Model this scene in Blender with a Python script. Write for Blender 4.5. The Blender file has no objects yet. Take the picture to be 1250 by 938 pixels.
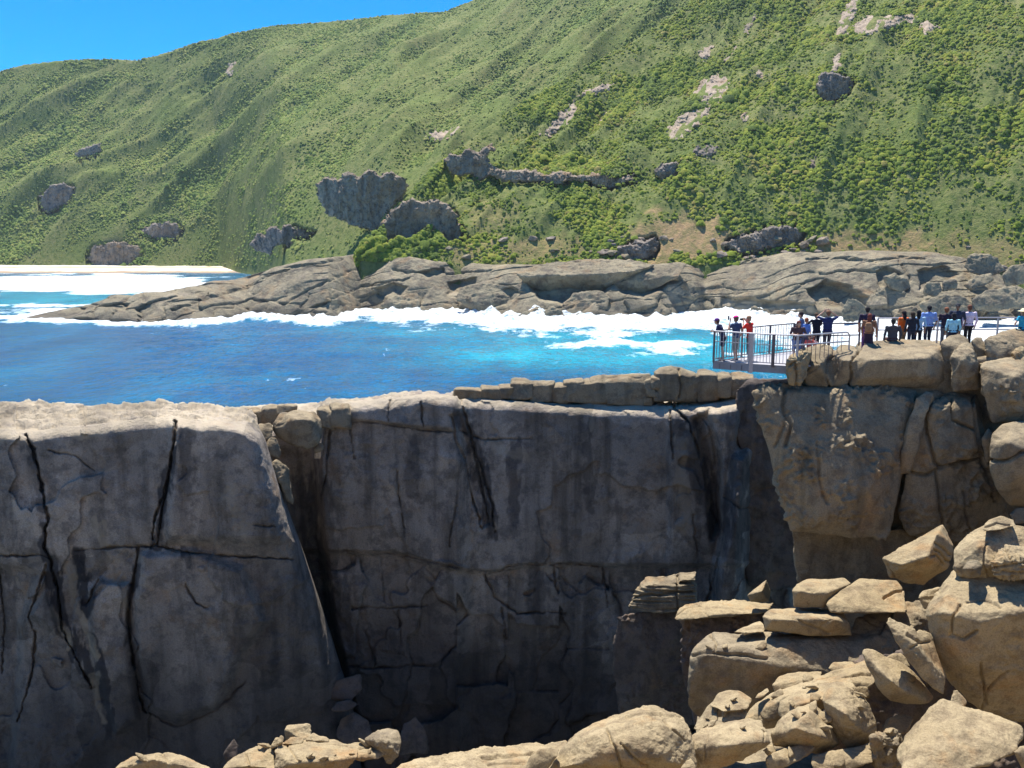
import bpy, bmesh, math, random
import numpy as np
from mathutils import Vector, Matrix

R = math.radians
scene = bpy.context.scene
COL = scene.collection
rnd = random.Random(7)

# ------------------------------------------------------------------ camera, sky, sun, exposure
CAMZ, PITCH, FPX = 35.0, 9.2, 1100.0
cam_data = bpy.data.cameras.new("camera")
cam_data.sensor_width = 36.0
cam_data.lens = 36.0 * FPX / 1250.0
cam_data.clip_start = 0.1
cam_data.clip_end = 12000
cam = bpy.data.objects.new("camera", cam_data)
cam.location = (0, 0, CAMZ)
cam.rotation_euler = (R(90 - PITCH), 0, 0)
COL.objects.link(cam)
scene.camera = cam

SUN_EL, SUN_AZ = 67.5, -14.0          # azimuth measured from straight ahead, negative = to the left
world = bpy.data.worlds.new("World")
scene.world = world
world.use_nodes = True
wn = world.node_tree
bgn = wn.nodes["Background"]
sky = wn.nodes.new("ShaderNodeTexSky")
sky.sky_type = 'NISHITA'
sky.sun_disc = False
sky.sun_elevation = R(SUN_EL)
sky.sun_rotation = R(SUN_AZ)
sky.altitude = 0
sky.air_density = 0.75
sky.dust_density = 0.0
sky.ozone_density = 6.0
hsv = wn.nodes.new("ShaderNodeHueSaturation")
hsv.inputs["Saturation"].default_value = 1.55
hsv.inputs["Value"].default_value = 0.74
wn.links.new(sky.outputs[0], hsv.inputs["Color"])
wn.links.new(hsv.outputs[0], bgn.inputs[0])
bgn.inputs[1].default_value = 0.15

sun_d = bpy.data.lights.new("sun", 'SUN')
sun_d.energy = 5.0
sun_d.angle = R(0.5)
sun_d.color = (1.0, 0.95, 0.86)
sun = bpy.data.objects.new("sun", sun_d)
COL.objects.link(sun)
sv = Vector((math.sin(R(SUN_AZ)) * math.cos(R(SUN_EL)), math.cos(R(SUN_AZ)) * math.cos(R(SUN_EL)), math.sin(R(SUN_EL))))
sun.rotation_euler = sv.to_track_quat('Z', 'Y').to_euler()
sun.location = (0, 0, 300)

scene.view_settings.view_transform = 'Standard'
scene.view_settings.look = 'None'
scene.view_settings.gamma = 1.0
scene.view_settings.exposure = 0.85
scene.render.engine = 'CYCLES'
scene.cycles.use_denoising = True
scene.cycles.max_bounces = 6
scene.cycles.volume_bounces = 0

# ------------------------------------------------------------------ pixel <-> world (photo pixels, 1250 x 938)
CP, SP = math.cos(R(PITCH)), math.sin(R(PITCH))
def at(px, py, Y):
    """point seen at photo pixel (px, py) that lies Y metres ahead (arrays allowed)"""
    x = (np.asarray(px, float) - 625.0) / FPX
    v = (469.0 - np.asarray(py, float)) / FPX
    dy = CP + v * SP
    dz = -SP + v * CP
    k = np.asarray(Y, float) / dy
    return np.stack(np.broadcast_arrays(x * k, np.asarray(Y, float) + 0 * k, CAMZ + dz * k), -1)
def at_z(px, py, z):
    v = (469.0 - py) / FPX
    return at(px, py, (z - CAMZ) * (CP + v * SP) / (-SP + v * CP))
def proj(P):
    d = P[..., 1] * CP - (P[..., 2] - CAMZ) * SP
    u = P[..., 1] * SP + (P[..., 2] - CAMZ) * CP
    d = np.where(np.abs(d) < 1e-3, 1e-3, d)
    return 625 + FPX * P[..., 0] / d, 469 - FPX * u / d

# ------------------------------------------------------------------ noise
_rs = np.random.RandomState(3)
_perm = np.concatenate([_rs.permutation(256)] * 3)
_grad = _rs.normal(size=(256, 3)); _grad /= np.linalg.norm(_grad, axis=1)[:, None]
def noise(P):
    P = np.asarray(P, float)
    i = np.floor(P).astype(int); f = P - i
    w = f * f * f * (f * (f * 6 - 15) + 10)
    i &= 255
    out = 0
    for a in (0, 1):
        wx = w[:, 0] if a else 1 - w[:, 0]
        pa = _perm[i[:, 0] + a]
        for b in (0, 1):
            wy = w[:, 1] if b else 1 - w[:, 1]
            pb = _perm[pa + i[:, 1] + b]
            for c in (0, 1):
                wz = w[:, 2] if c else 1 - w[:, 2]
                g = _grad[_perm[pb + i[:, 2] + c]]
                out = out + wx * wy * wz * (g[:, 0] * (f[:, 0] - a) + g[:, 1] * (f[:, 1] - b) + g[:, 2] * (f[:, 2] - c))
    return out * 1.6
def fbm(P, octv=4, gain=0.5):
    P = np.asarray(P, float); s = 0; a = 1.0
    for k in range(octv):
        s = s + a * noise(P * 2.0 ** k + 17.3 * k); a *= gain
    return s
def ridged(P, octv=4, gain=0.5):
    P = np.asarray(P, float); s = 0; a = 1.0
    for k in range(octv):
        s = s + a * (1 - 2 * np.abs(noise(P * 2.0 ** k + 31.7 * k))); a *= gain
    return s
def sst(x, a, b):
    t = np.clip((x - a) / (b - a), 0, 1)
    return t * t * (3 - 2 * t)
def worley(P, seed=0):
    """2-d cells: (random value of the nearest cell, distance to the border)"""
    i = np.floor(P).astype(int)
    d1 = np.full(len(P), 9.0); d2 = np.full(len(P), 9.0); v1 = np.zeros(len(P))
    for dx in (-1, 0, 1):
        for dy in (-1, 0, 1):
            c = i + (dx, dy)
            h = _perm[_perm[(c[:, 0] + seed) & 255] + (c[:, 1] & 255)]
            q = c + 0.5 + 0.4 * np.stack([_grad[h, 0], _grad[h, 1]], 1)
            d = np.abs(P - q).max(1) * 0.6 + np.hypot(*(P - q).T) * 0.4
            n = d < d1
            d2 = np.where(n, d1, np.minimum(d2, d)); v1 = np.where(n, _grad[h, 2], v1); d1 = np.where(n, d, d1)
    return v1, d2 - d1
def pl_dist(x, y, pts):
    """distance in pixels to a polyline, and the fraction along it"""
    best = np.full(x.shape, 1e9); tt = np.zeros(x.shape)
    n = len(pts) - 1
    for k in range(n):
        (ax, ay), (bx, by) = pts[k][:2], pts[k + 1][:2]
        dx, dy = bx - ax, by - ay
        t = np.clip(((x - ax) * dx + (y - ay) * dy) / (dx * dx + dy * dy + 1e-9), 0, 1)
        d = np.hypot(x - ax - t * dx, y - ay - t * dy)
        m = d < best
        best = np.where(m, d, best); tt = np.where(m, (k + t) / n, tt)
    return best, tt
def poly_sd(x, y, pts):
    """signed distance in pixels to a polygon, positive inside"""
    d, _ = pl_dist(x, y, list(pts) + [pts[0]])
    ins = np.zeros(x.shape, bool)
    n = len(pts)
    for k in range(n):
        (ax, ay), (bx, by) = pts[k], pts[(k + 1) % n]
        c = ((ay > y) != (by > y)) & (x < (bx - ax) * (y - ay) / ((by - ay) if by != ay else 1e-9) + ax)
        ins ^= c
    return np.where(ins, d, -d)

# ------------------------------------------------------------------ meshes and objects
def mesh_np(name, V, F, smooth=True, attrs=None):
    """V (n,3), F list of int arrays each (m, k)"""
    if not isinstance(F, (list, tuple)): F = [F]
    me = bpy.data.meshes.new(name)
    me.vertices.add(len(V)); me.vertices.foreach_set("co", np.asarray(V, np.float32).ravel())
    loops = np.concatenate([f.ravel() for f in F]).astype(np.int32)
    cnt = np.concatenate([np.full(len(f), f.shape[1], np.int32) for f in F])
    st = np.concatenate([[0], np.cumsum(cnt)[:-1]]).astype(np.int32)
    me.loops.add(len(loops)); me.loops.foreach_set("vertex_index", loops)
    me.polygons.add(len(cnt)); me.polygons.foreach_set("loop_start", st)
    try: me.polygons.foreach_set("loop_total", cnt)
    except Exception: pass
    me.polygons.foreach_set("use_smooth", np.full(len(cnt), smooth))
    for k, a in (attrs or {}).items():
        at_ = me.attributes.new(k, 'FLOAT', 'POINT'); at_.data.foreach_set("value", np.asarray(a, np.float32))
    me.update(calc_edges=True); me.validate()
    return me
def link(name, me, mat, parent=None, loc=None):
    o = bpy.data.objects.new(name, me)
    if mat is not None: me.materials.append(mat)
    COL.objects.link(o)
    if parent is not None: o.parent = parent
    if loc is not None: o.location = loc
    return o
def tag(o, label=None, cat=None, group=None, kind=None):
    if label: o["label"] = label
    if cat: o["category"] = cat
    if group: o["group"] = group
    if kind: o["kind"] = kind
    return o
def empty(name, loc, rz=0):
    o = bpy.data.objects.new(name, None); COL.objects.link(o)
    o.empty_display_size = 0.2; o.location = loc; o.rotation_euler = (0, 0, rz)
    return o
def grid_faces(nr, nc):
    i = np.arange(nr * nc).reshape(nr, nc)
    return np.stack([i[:-1, :-1].ravel(), i[:-1, 1:].ravel(), i[1:, 1:].ravel(), i[1:, :-1].ravel()], 1)
def vnormals(V, quads):
    a, b = V[quads[:, 2]] - V[quads[:, 0]], V[quads[:, 3]] - V[quads[:, 1]]
    fn = np.cross(a, b)
    N = np.zeros_like(V)
    for k in range(4):
        for c in range(3): N[:, c] += np.bincount(quads[:, k], fn[:, c], len(V))
    return N / (np.linalg.norm(N, axis=1)[:, None] + 1e-12)
def remesh(bm, vox):
    me = bpy.data.meshes.new("tmp"); bm.to_mesh(me); bm.free()
    o = bpy.data.objects.new("tmp", me); COL.objects.link(o)
    m = o.modifiers.new("r", 'REMESH'); m.mode = 'VOXEL'; m.voxel_size = vox; m.adaptivity = 0
    dg = bpy.context.evaluated_depsgraph_get()
    ev = o.evaluated_get(dg); em = ev.to_mesh()
    V = np.zeros(len(em.vertices) * 3, np.float32); em.vertices.foreach_get("co", V)
    n = len(em.loops); L = np.zeros(n, np.int32); em.loops.foreach_get("vertex_index", L)
    tot = np.zeros(len(em.polygons), np.int32); em.polygons.foreach_get("loop_total", tot)
    st = np.concatenate([[0], np.cumsum(tot)[:-1]])
    q = st[tot == 4]; Q = np.stack([L[q + k] for k in range(4)], 1) if len(q) else np.zeros((0, 4), np.int32)
    t = st[tot == 3]
    if len(t): Q = np.concatenate([Q, np.stack([L[t], L[t + 1], L[t + 2], L[t + 2]], 1)])
    ev.to_mesh_clear(); bpy.data.objects.remove(o); bpy.data.meshes.remove(me)
    return V.reshape(-1, 3).astype(float), Q
def laplace(V, Q, it, k=0.5):
    e = np.concatenate([Q[:, [0, 1]], Q[:, [1, 2]], Q[:, [2, 3]], Q[:, [3, 0]]])
    e = e[e[:, 0] != e[:, 1]]
    deg = np.bincount(e[:, 0], minlength=len(V)) + np.bincount(e[:, 1], minlength=len(V)) + 1e-9
    for _ in range(it):
        S = np.stack([np.bincount(e[:, 0], V[e[:, 1], c], len(V)) + np.bincount(e[:, 1], V[e[:, 0], c], len(V)) for c in range(3)], 1) / deg[:, None]
        V = V + k * (S - V)
    return V

# ------------------------------------------------------------------ materials
MATS = {}
def nodes_of(name, rough=0.85, spec=0.3):
    m = bpy.data.materials.new(name); m.use_nodes = True
    nt = m.node_tree
    b = nt.nodes["Principled BSDF"]
    b.inputs["Roughness"].default_value = rough
    b.inputs["Specular IOR Level"].default_value = spec
    MATS[name] = m
    return m, nt, b
def N_(nt, t, **kw):
    n = nt.nodes.new(t)
    for k, v in kw.items():
        if k in n.inputs.keys(): n.inputs[k].default_value = v
        else: setattr(n, k, v)
    return n
def noise_n(nt, vec, scale, detail=4, rough=0.55, stretch=None):
    if stretch is not None:
        mp = N_(nt, "ShaderNodeMapping"); mp.inputs["Scale"].default_value = stretch
        nt.links.new(vec, mp.inputs[0]); vec = mp.outputs[0]
    n = N_(nt, "ShaderNodeTexNoise"); n.inputs["Scale"].default_value = scale
    n.inputs["Detail"].default_value = detail; n.inputs["Roughness"].default_value = rough
    nt.links.new(vec, n.inputs["Vector"])
    return n.outputs["Fac"]
def ramp(nt, fac, stops, interp='LINEAR'):
    r = N_(nt, "ShaderNodeValToRGB"); r.color_ramp.interpolation = interp
    el = r.color_ramp.elements
    while len(el) < len(stops): el.new(0.5)
    for e, (p, c) in zip(el, stops):
        e.position = p; e.color = (c, c, c, 1) if isinstance(c, (int, float)) else (*c, 1)
    nt.links.new(fac, r.inputs[0])
    return r.outputs[0]
def mix(nt, fac, a, b, mode='MIX'):
    n = N_(nt, "ShaderNodeMix"); n.data_type = 'RGBA'; n.blend_type = mode
    for s, v in ((n.inputs[0], fac), (n.inputs[6], a), (n.inputs[7], b)):
        if isinstance(v, bpy.types.NodeSocket): nt.links.new(v, s)
        elif isinstance(v, (int, float)): s.default_value = v
        else: s.default_value = (*v, 1)
    return n.outputs[2]
def math_n(nt, op, a, b=0.0):
    n = N_(nt, "ShaderNodeMath"); n.operation = op
    for s, v in ((n.inputs[0], a), (n.inputs[1], b)):
        if isinstance(v, bpy.types.NodeSocket): nt.links.new(v, s)
        else: s.default_value = v
    return n.outputs[0]
def attr(nt, name):
    n = N_(nt, "ShaderNodeAttribute"); n.attribute_name = name
    return n.outputs["Fac"]
def rock_mat(name, light, mid, dark, stain_shade=(0.035, 0.035, 0.04), ochre=(0.36, 0.2, 0.08), sc=1.0, streak=0.5, och=0.4, bump=0.5, och_lo=0.55):
    m, nt, b = nodes_of(name, 0.9, 0.2)
    geo = N_(nt, "ShaderNodeNewGeometry").outputs["Position"]
    big = noise_n(nt, geo, 0.35 * sc, 5, 0.6)
    med = noise_n(nt, geo, 1.9 * sc, 6, 0.65)
    fine = noise_n(nt, geo, 22 * sc, 3, 0.7)
    c = mix(nt, ramp(nt, big, [(0.35, 0), (0.65, 1)]), mid, light)
    c = mix(nt, ramp(nt, med, [(0.48, 0), (0.62, 0.75)]), c, dark)
    oc = math_n(nt, 'MULTIPLY', ramp(nt, noise_n(nt, geo, 0.8 * sc, 4, 0.6), [(och_lo, 0), (och_lo + 0.15, 1)]), och)
    c = mix(nt, oc, c, ochre)
    if streak:
        st = noise_n(nt, geo, 1.0 * sc, 5, 0.6, (1.4, 1.4, 0.12))
        c = mix(nt, math_n(nt, 'MULTIPLY', ramp(nt, st, [(0.5, 0), (0.7, 1)]), streak), c, tuple(0.35 * x for x in mid))
    sp = ramp(nt, fine, [(0.3, 0.72), (0.5, 1.0), (0.72, 1.22)])
    c = mix(nt, 1.0, c, sp, 'MULTIPLY')
    li_ = ramp(nt, noise_n(nt, geo, 5.5 * sc, 7, 0.72), [(0.60, 0), (0.66, 0.55)])
    c = mix(nt, math_n(nt, 'MULTIPLY', li_, ramp(nt, noise_n(nt, geo, 0.9 * sc, 2, 0.5), [(0.45, 0), (0.6, 1)])), c, tuple(0.42 * x for x in dark))
    c = mix(nt, math_n(nt, 'MULTIPLY', attr(nt, "stain_shade"), 0.9), c, stain_shade)
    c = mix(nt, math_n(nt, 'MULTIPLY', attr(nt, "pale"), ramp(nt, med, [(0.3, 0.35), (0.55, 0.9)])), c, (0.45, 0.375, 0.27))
    c = mix(nt, 1.0, c, ramp(nt, math_n(nt, 'ADD', attr(nt, "slab"), 0.5), [(0, 0.66), (0.5, 1.0), (1, 1.3)]), 'MULTIPLY')
    nt.links.new(c, b.inputs["Base Color"])
    h = math_n(nt, 'ADD', math_n(nt, 'MULTIPLY', noise_n(nt, geo, 4.5 * sc, 8, 0.68), 1.0), math_n(nt, 'MULTIPLY', noise_n(nt, geo, 30 * sc, 4, 0.7), 0.18))
    bp = N_(nt, "ShaderNodeBump"); bp.inputs["Strength"].default_value = bump; bp.inputs["Distance"].default_value = 0.16 / sc
    nt.links.new(h, bp.inputs["Height"]); nt.links.new(bp.outputs[0], b.inputs["Normal"])
    return m
M_WARM = rock_mat("warm_granite", (0.385, 0.305, 0.185), (0.30, 0.23, 0.132), (0.20, 0.15, 0.092), och=0.55, streak=0.15, bump=0.5)
M_BLOCK = rock_mat("weathered_granite", (0.33, 0.265, 0.17), (0.245, 0.195, 0.125), (0.165, 0.13, 0.09), och=0.4, streak=0.5, bump=0.6)
M_CLIFF = rock_mat("cliff_granite", (0.43, 0.365, 0.30), (0.315, 0.27, 0.226), (0.165, 0.145, 0.128), sc=0.7, och=0.45, och_lo=0.58, streak=0.8, bump=0.9)
M_GREY = rock_mat("sea_granite", (0.32, 0.275, 0.185), (0.225, 0.19, 0.13), (0.12, 0.10, 0.08), sc=0.12, och=0.35, streak=0.35, bump=0.8)
M_CRAG = rock_mat("crag_rock", (0.42, 0.33, 0.24), (0.27, 0.215, 0.16), (0.10, 0.087, 0.073), sc=0.15, och=0.6, streak=0.6, bump=0.9)
M_SHADE = rock_mat("shaded_granite", (0.16, 0.125, 0.10), (0.11, 0.088, 0.075), (0.07, 0.058, 0.05), och=0.3, streak=0.5, bump=0.5)  # darker copy of the granite for shaded rocks, shade put into its colour

def plain(name, col, rough=0.7, spec=0.3, metal=0.0, var=0.15, scale=18):
    m, nt, b = nodes_of(name, rough, spec)
    b.inputs["Metallic"].default_value = metal
    tc = N_(nt, "ShaderNodeTexCoord").outputs["Object"]
    n = noise_n(nt, tc, scale, 4)
    c = mix(nt, 1.0, col, ramp(nt, n, [(0.3, 1 - var), (0.7, 1 + var)]), 'MULTIPLY')
    nt.links.new(c, b.inputs["Base Color"])
    return m

# ------------------------------------------------------------------ rocks
def px_cracks(V, N, cracks, D):
    """grooves cut where traced joint lines cross the rock's visible side"""
    if not cracks: return np.zeros(len(V))
    x, y = proj(V)
    w = fbm(V * 1.3, 3) * 2.2
    x = x + w; y = y + fbm(V * 1.3 + 50, 3) * 2.2
    view = np.array([0, 0, CAMZ]) - V; view /= np.linalg.norm(view, axis=1)[:, None]
    face = sst((N * view).sum(1), -0.25, 0.1)
    out = np.zeros(len(V))
    for c in cracks:
        wd, dp, pts = c[0], c[1], c[2:]
        d, t = pl_dist(x, y, pts)
        out = np.maximum(out, dp * np.clip(1 - d / wd, 0, 1) ** 0.8)
    return out * face
def rock(label, Y0, hulls, th=1.5, mat=None, name="boulder", vox=None, sm=3, amp=0.05, frq=1.0, rough=0.0, cracks=(), cat="boulder", group=None, shrink=0.72, parent=None, kind=None, back=True, layers=0.0, flute=0.0, soft=2.0):
    """solid rock from one or more hulls; every hull point is (photo x, photo y, depth offset)"""
    if isinstance(hulls[0], tuple): hulls = [hulls]
    bm = bmesh.new()
    for H in hulls:
        P = [at(h[0], h[1], Y0 + (h[2] if len(h) > 2 else 0)) for h in H]
        P = np.array(P)
        if back:
            cx = np.mean([h[0] for h in H]); cy = np.mean([h[1] for h in H])
            B = [at(cx + (h[0] - cx) * shrink, cy + (h[1] - cy) * shrink, Y0 + (h[2] if len(h) > 2 else 0) * 0.4 + th) for h in H]
            P = np.concatenate([P, np.array(B)])
        vs = [bm.verts.new(p) for p in P]
        bmesh.ops.convex_hull(bm, input=vs)
        loose = [v for v in bm.verts if not v.link_faces]
        bmesh.ops.delete(bm, geom=loose, context='VERTS')
    if vox is None: vox = Y0 / 900 * 1.45
    V, Q = remesh(bm, vox)
    V = laplace(V, Q, int(sm * soft))
    N = vnormals(V, Q)
    sz = V.max(0) - V.min(0); sz = float(np.median(sz))
    d = 1.1 * amp * fbm(V * frq + 11, 6, 0.5)
    ck = np.exp(-(noise(V * 1.6 / sz + 71) / 0.022) ** 2) * sst(noise(V * 1.1 / sz + 31), -0.05, 0.3)     # hairline fractures
    d = d - 0.022 * sz * ck * (sm > 0)
    if rough: d = d + rough * (ridged(V * frq * 2.2, 4, 0.55) - 0.6) * sst(fbm(V * frq * 0.6 + 5, 3), -0.1, 0.35)
    if layers: d = d - layers * np.abs(noise(np.stack([V[:, 0] * 0.3, V[:, 1] * 0.3, V[:, 2] * 5.5], 1)))
    if flute: d = d + flute * fbm(np.stack([V[:, 0] * .28, V[:, 1] * .28, V[:, 2] * .05], 1), 4, .6)
    d = d - px_cracks(V, N, cracks, Y0)
    V = V + N * d[:, None]
    base = np.array([V[:, 0].mean(), V[:, 1].mean(), V[:, 2].min()])
    dg = (Q[:, 2] == Q[:, 3])
    F = [Q[~dg]] + ([Q[dg][:, :3]] if dg.any() else [])
    me = mesh_np(name, V - base, F)
    o = link(name, me, mat or M_WARM, parent, tuple(base))
    tag(o, label, None if (parent or kind) else cat, group, kind)
    return o
def ring(pts, d=0.0):
    return [(x, y, d) for x, y in pts]
# ================================================================== SETTING: hills
def ipol(a, pts, col):
    xs = np.array([p[0] for p in pts]); return np.interp(a, xs, np.array([p[col] for p in pts]))
def keyline(keys):
    out = []
    for px, py, Y in keys:
        p = at(px, py, Y); out.append((p[0] / p[1], p[1], p[2]))
    return sorted(out)
F_TOP = keyline([(-600, 150, 1400), (-200, 108, 1350), (-60, 96, 1310), (0, 87, 1300), (28, 79, 1300), (60, 75, 1290), (110, 72.5, 1285), (170, 73, 1280), (200, 65, 1275), (230, 55, 1270), (280, 42, 1260), (330, 32, 1250),
                 (380, 28, 1240), (430, 24, 1230), (480, 18, 1220), (540, 15, 1210), (580, -1, 1200), (640, -30, 1180), (700, -70, 1150), (900, -160, 1100), (1300, -300, 1000), (1900, -400, 950)])
F_BASE = keyline([(-600, 327, 1000), (0, 327, 1010), (270, 326, 1000), (310, 328, 880), (350, 318, 720), (480, 313, 610), (700, 312, 560), (1300, 312, 540), (1900, 312, 540)])
N_TOP = keyline([(440, 312, 452), (462, 285, 468), (478, 262, 480), (500, 236, 500), (530, 205, 524), (560, 180, 545), (620, 138, 580), (700, 92, 620), (760, 58, 645), (800, 34, 660), (850, -2, 680), (1000, -110, 720), (1300, -260, 760), (1900, -330, 780)])
N_BASE = keyline([(380, 320, 446), (440, 318, 446), (560, 324, 446), (900, 324, 440), (1100, 322, 432), (1180, 330, 420), (1300, 345, 400), (1900, 360, 380)])
def spur(a, tc):
    q = a * 1000 - 330 * tc
    return ridged(np.stack([q / 90, tc * 1.3, np.full_like(q, 3.3)], 1), 3, 0.5) - 0.5
def hill_far(X, Y):
    a = X / Y
    y0, z0, y1, z1 = ipol(a, F_BASE, 1), ipol(a, F_BASE, 2), ipol(a, F_TOP, 1), ipol(a, F_TOP, 2)
    t = (Y - y0) / (y1 - y0)
    tc = np.clip(t, 0, 1)
    z = z0 + (z1 - z0) * (tc + 0.035 * np.sin(2 * math.pi * tc))
    z = np.where(t > 1, z1 - (Y - y1) * 0.45, z)
    z = np.where(t < 0, z0 - (y0 - Y) * 0.5, z)
    # spurs and gullies running down to the lower left
    q = a * 1000 - (1 - tc) * 0.0 + tc * -330
    env = sst(tc, 0.02, 0.25) * (1 - sst(tc, 0.8, 0.99))
    g = spur(a, tc) * 17 * env
    g += fbm(np.stack([X / 45, Y / 45, 0 * X], 1), 4) * 3.0 * env
    return z + g, t, tc
def hill_near(X, Y):
    a = X / Y
    y0, z0, y1, z1 = ipol(a, N_BASE, 1), ipol(a, N_BASE, 2), ipol(a, N_TOP, 1), ipol(a, N_TOP, 2)
    t = (Y - y0) / (y1 - y0 + 1e-6)
    tc = np.clip(t, 0, 1)
    z = z0 + (z1 - z0) * (tc + 0.05 * np.sin(2 * math.pi * tc))
    z = np.where(t > 1, z1 - (Y - y1) * 0.6, z)
    z = np.where(t < 0, z0 - (y0 - Y) * 1.6, z)
    amin = N_TOP[0][0]
    z = np.where(a < amin, z - (amin - a) * 900, z)
    env = sst(tc, 0.0, 0.15) * (1 - sst(tc, 0.85, 1.0) * (a < 0.22))
    q = a * 1000 + tc * -160
    g = (ridged(np.stack([q / 60, tc * 2.0, 0 * q + 8.1], 1), 3) - 0.5) * 5 * env
    g += fbm(np.stack([X / 26, Y / 26, 0 * X + 4], 1), 5) * 2.6 * env
    return z + g, t, tc
def hill(X, Y):
    zf, tf, _ = hill_far(X, Y); zn, tn, _ = hill_near(X, Y)
    n = zn > zf
    return np.where(n, zn, zf), n, np.where(n, tn, tf)
SAND = [[(752, 312), (765, 285), (800, 262), (850, 262), (900, 275), (925, 290), (900, 302), (850, 318), (800, 318)], [(985, 300), (1030, 285), (1120, 283), (1150, 300), (1140, 318), (1000, 318)],
        [(470, 322), (500, 300), (600, 290), (700, 292), (780, 320)], [(890, 322), (940, 296), (1010, 284), (1200, 290), (1290, 300), (1290, 345), (1100, 322)], [(560, 280), (590, 240), (640, 250), (620, 285)]]
def sandy(P):
    x, y = proj(P)
    w = fbm(P / 9, 4) * 16
    s = np.zeros(len(P))
    for k, pg in enumerate(SAND):
        s = np.maximum(s, sst(poly_sd(x, y + w, pg), -6, 8) * (1, 0.8, 0.6, 0.5, 0.35)[k])
    return s
# ------------------------------------------------------------------ crags on the hillside (vertical joints, dark faces)
M_CRAGP = rock_mat("pale_crag_rock", (0.50, 0.40, 0.30), (0.36, 0.28, 0.21), (0.20, 0.155, 0.12), sc=0.15, och=0.5, streak=0.35, bump=0.9)
M_CRAGD = rock_mat("dark_crag_rock", (0.34, 0.28, 0.225), (0.22, 0.187, 0.16), (0.10, 0.088, 0.08), sc=0.15, och=0.3, streak=0.5, bump=0.9)
def dict_(label, pts, proud=6.0, depth=14.0, **k): return (label, pts, proud, depth, k)
OUTCROP_PX = []          # shrubs keep off the bare rock
def hill_Y(px, py):
    """distance at which the line of sight of a photo pixel meets the hill"""
    Ys = np.arange(405, 1400, 1.5)
    P = at(px, py, Ys)
    z, _, _ = hill(P[:, 0], P[:, 1])
    k = np.flatnonzero(P[:, 2] < z)
    return float(Ys[k[0]]) if len(k) else 700.0
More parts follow.
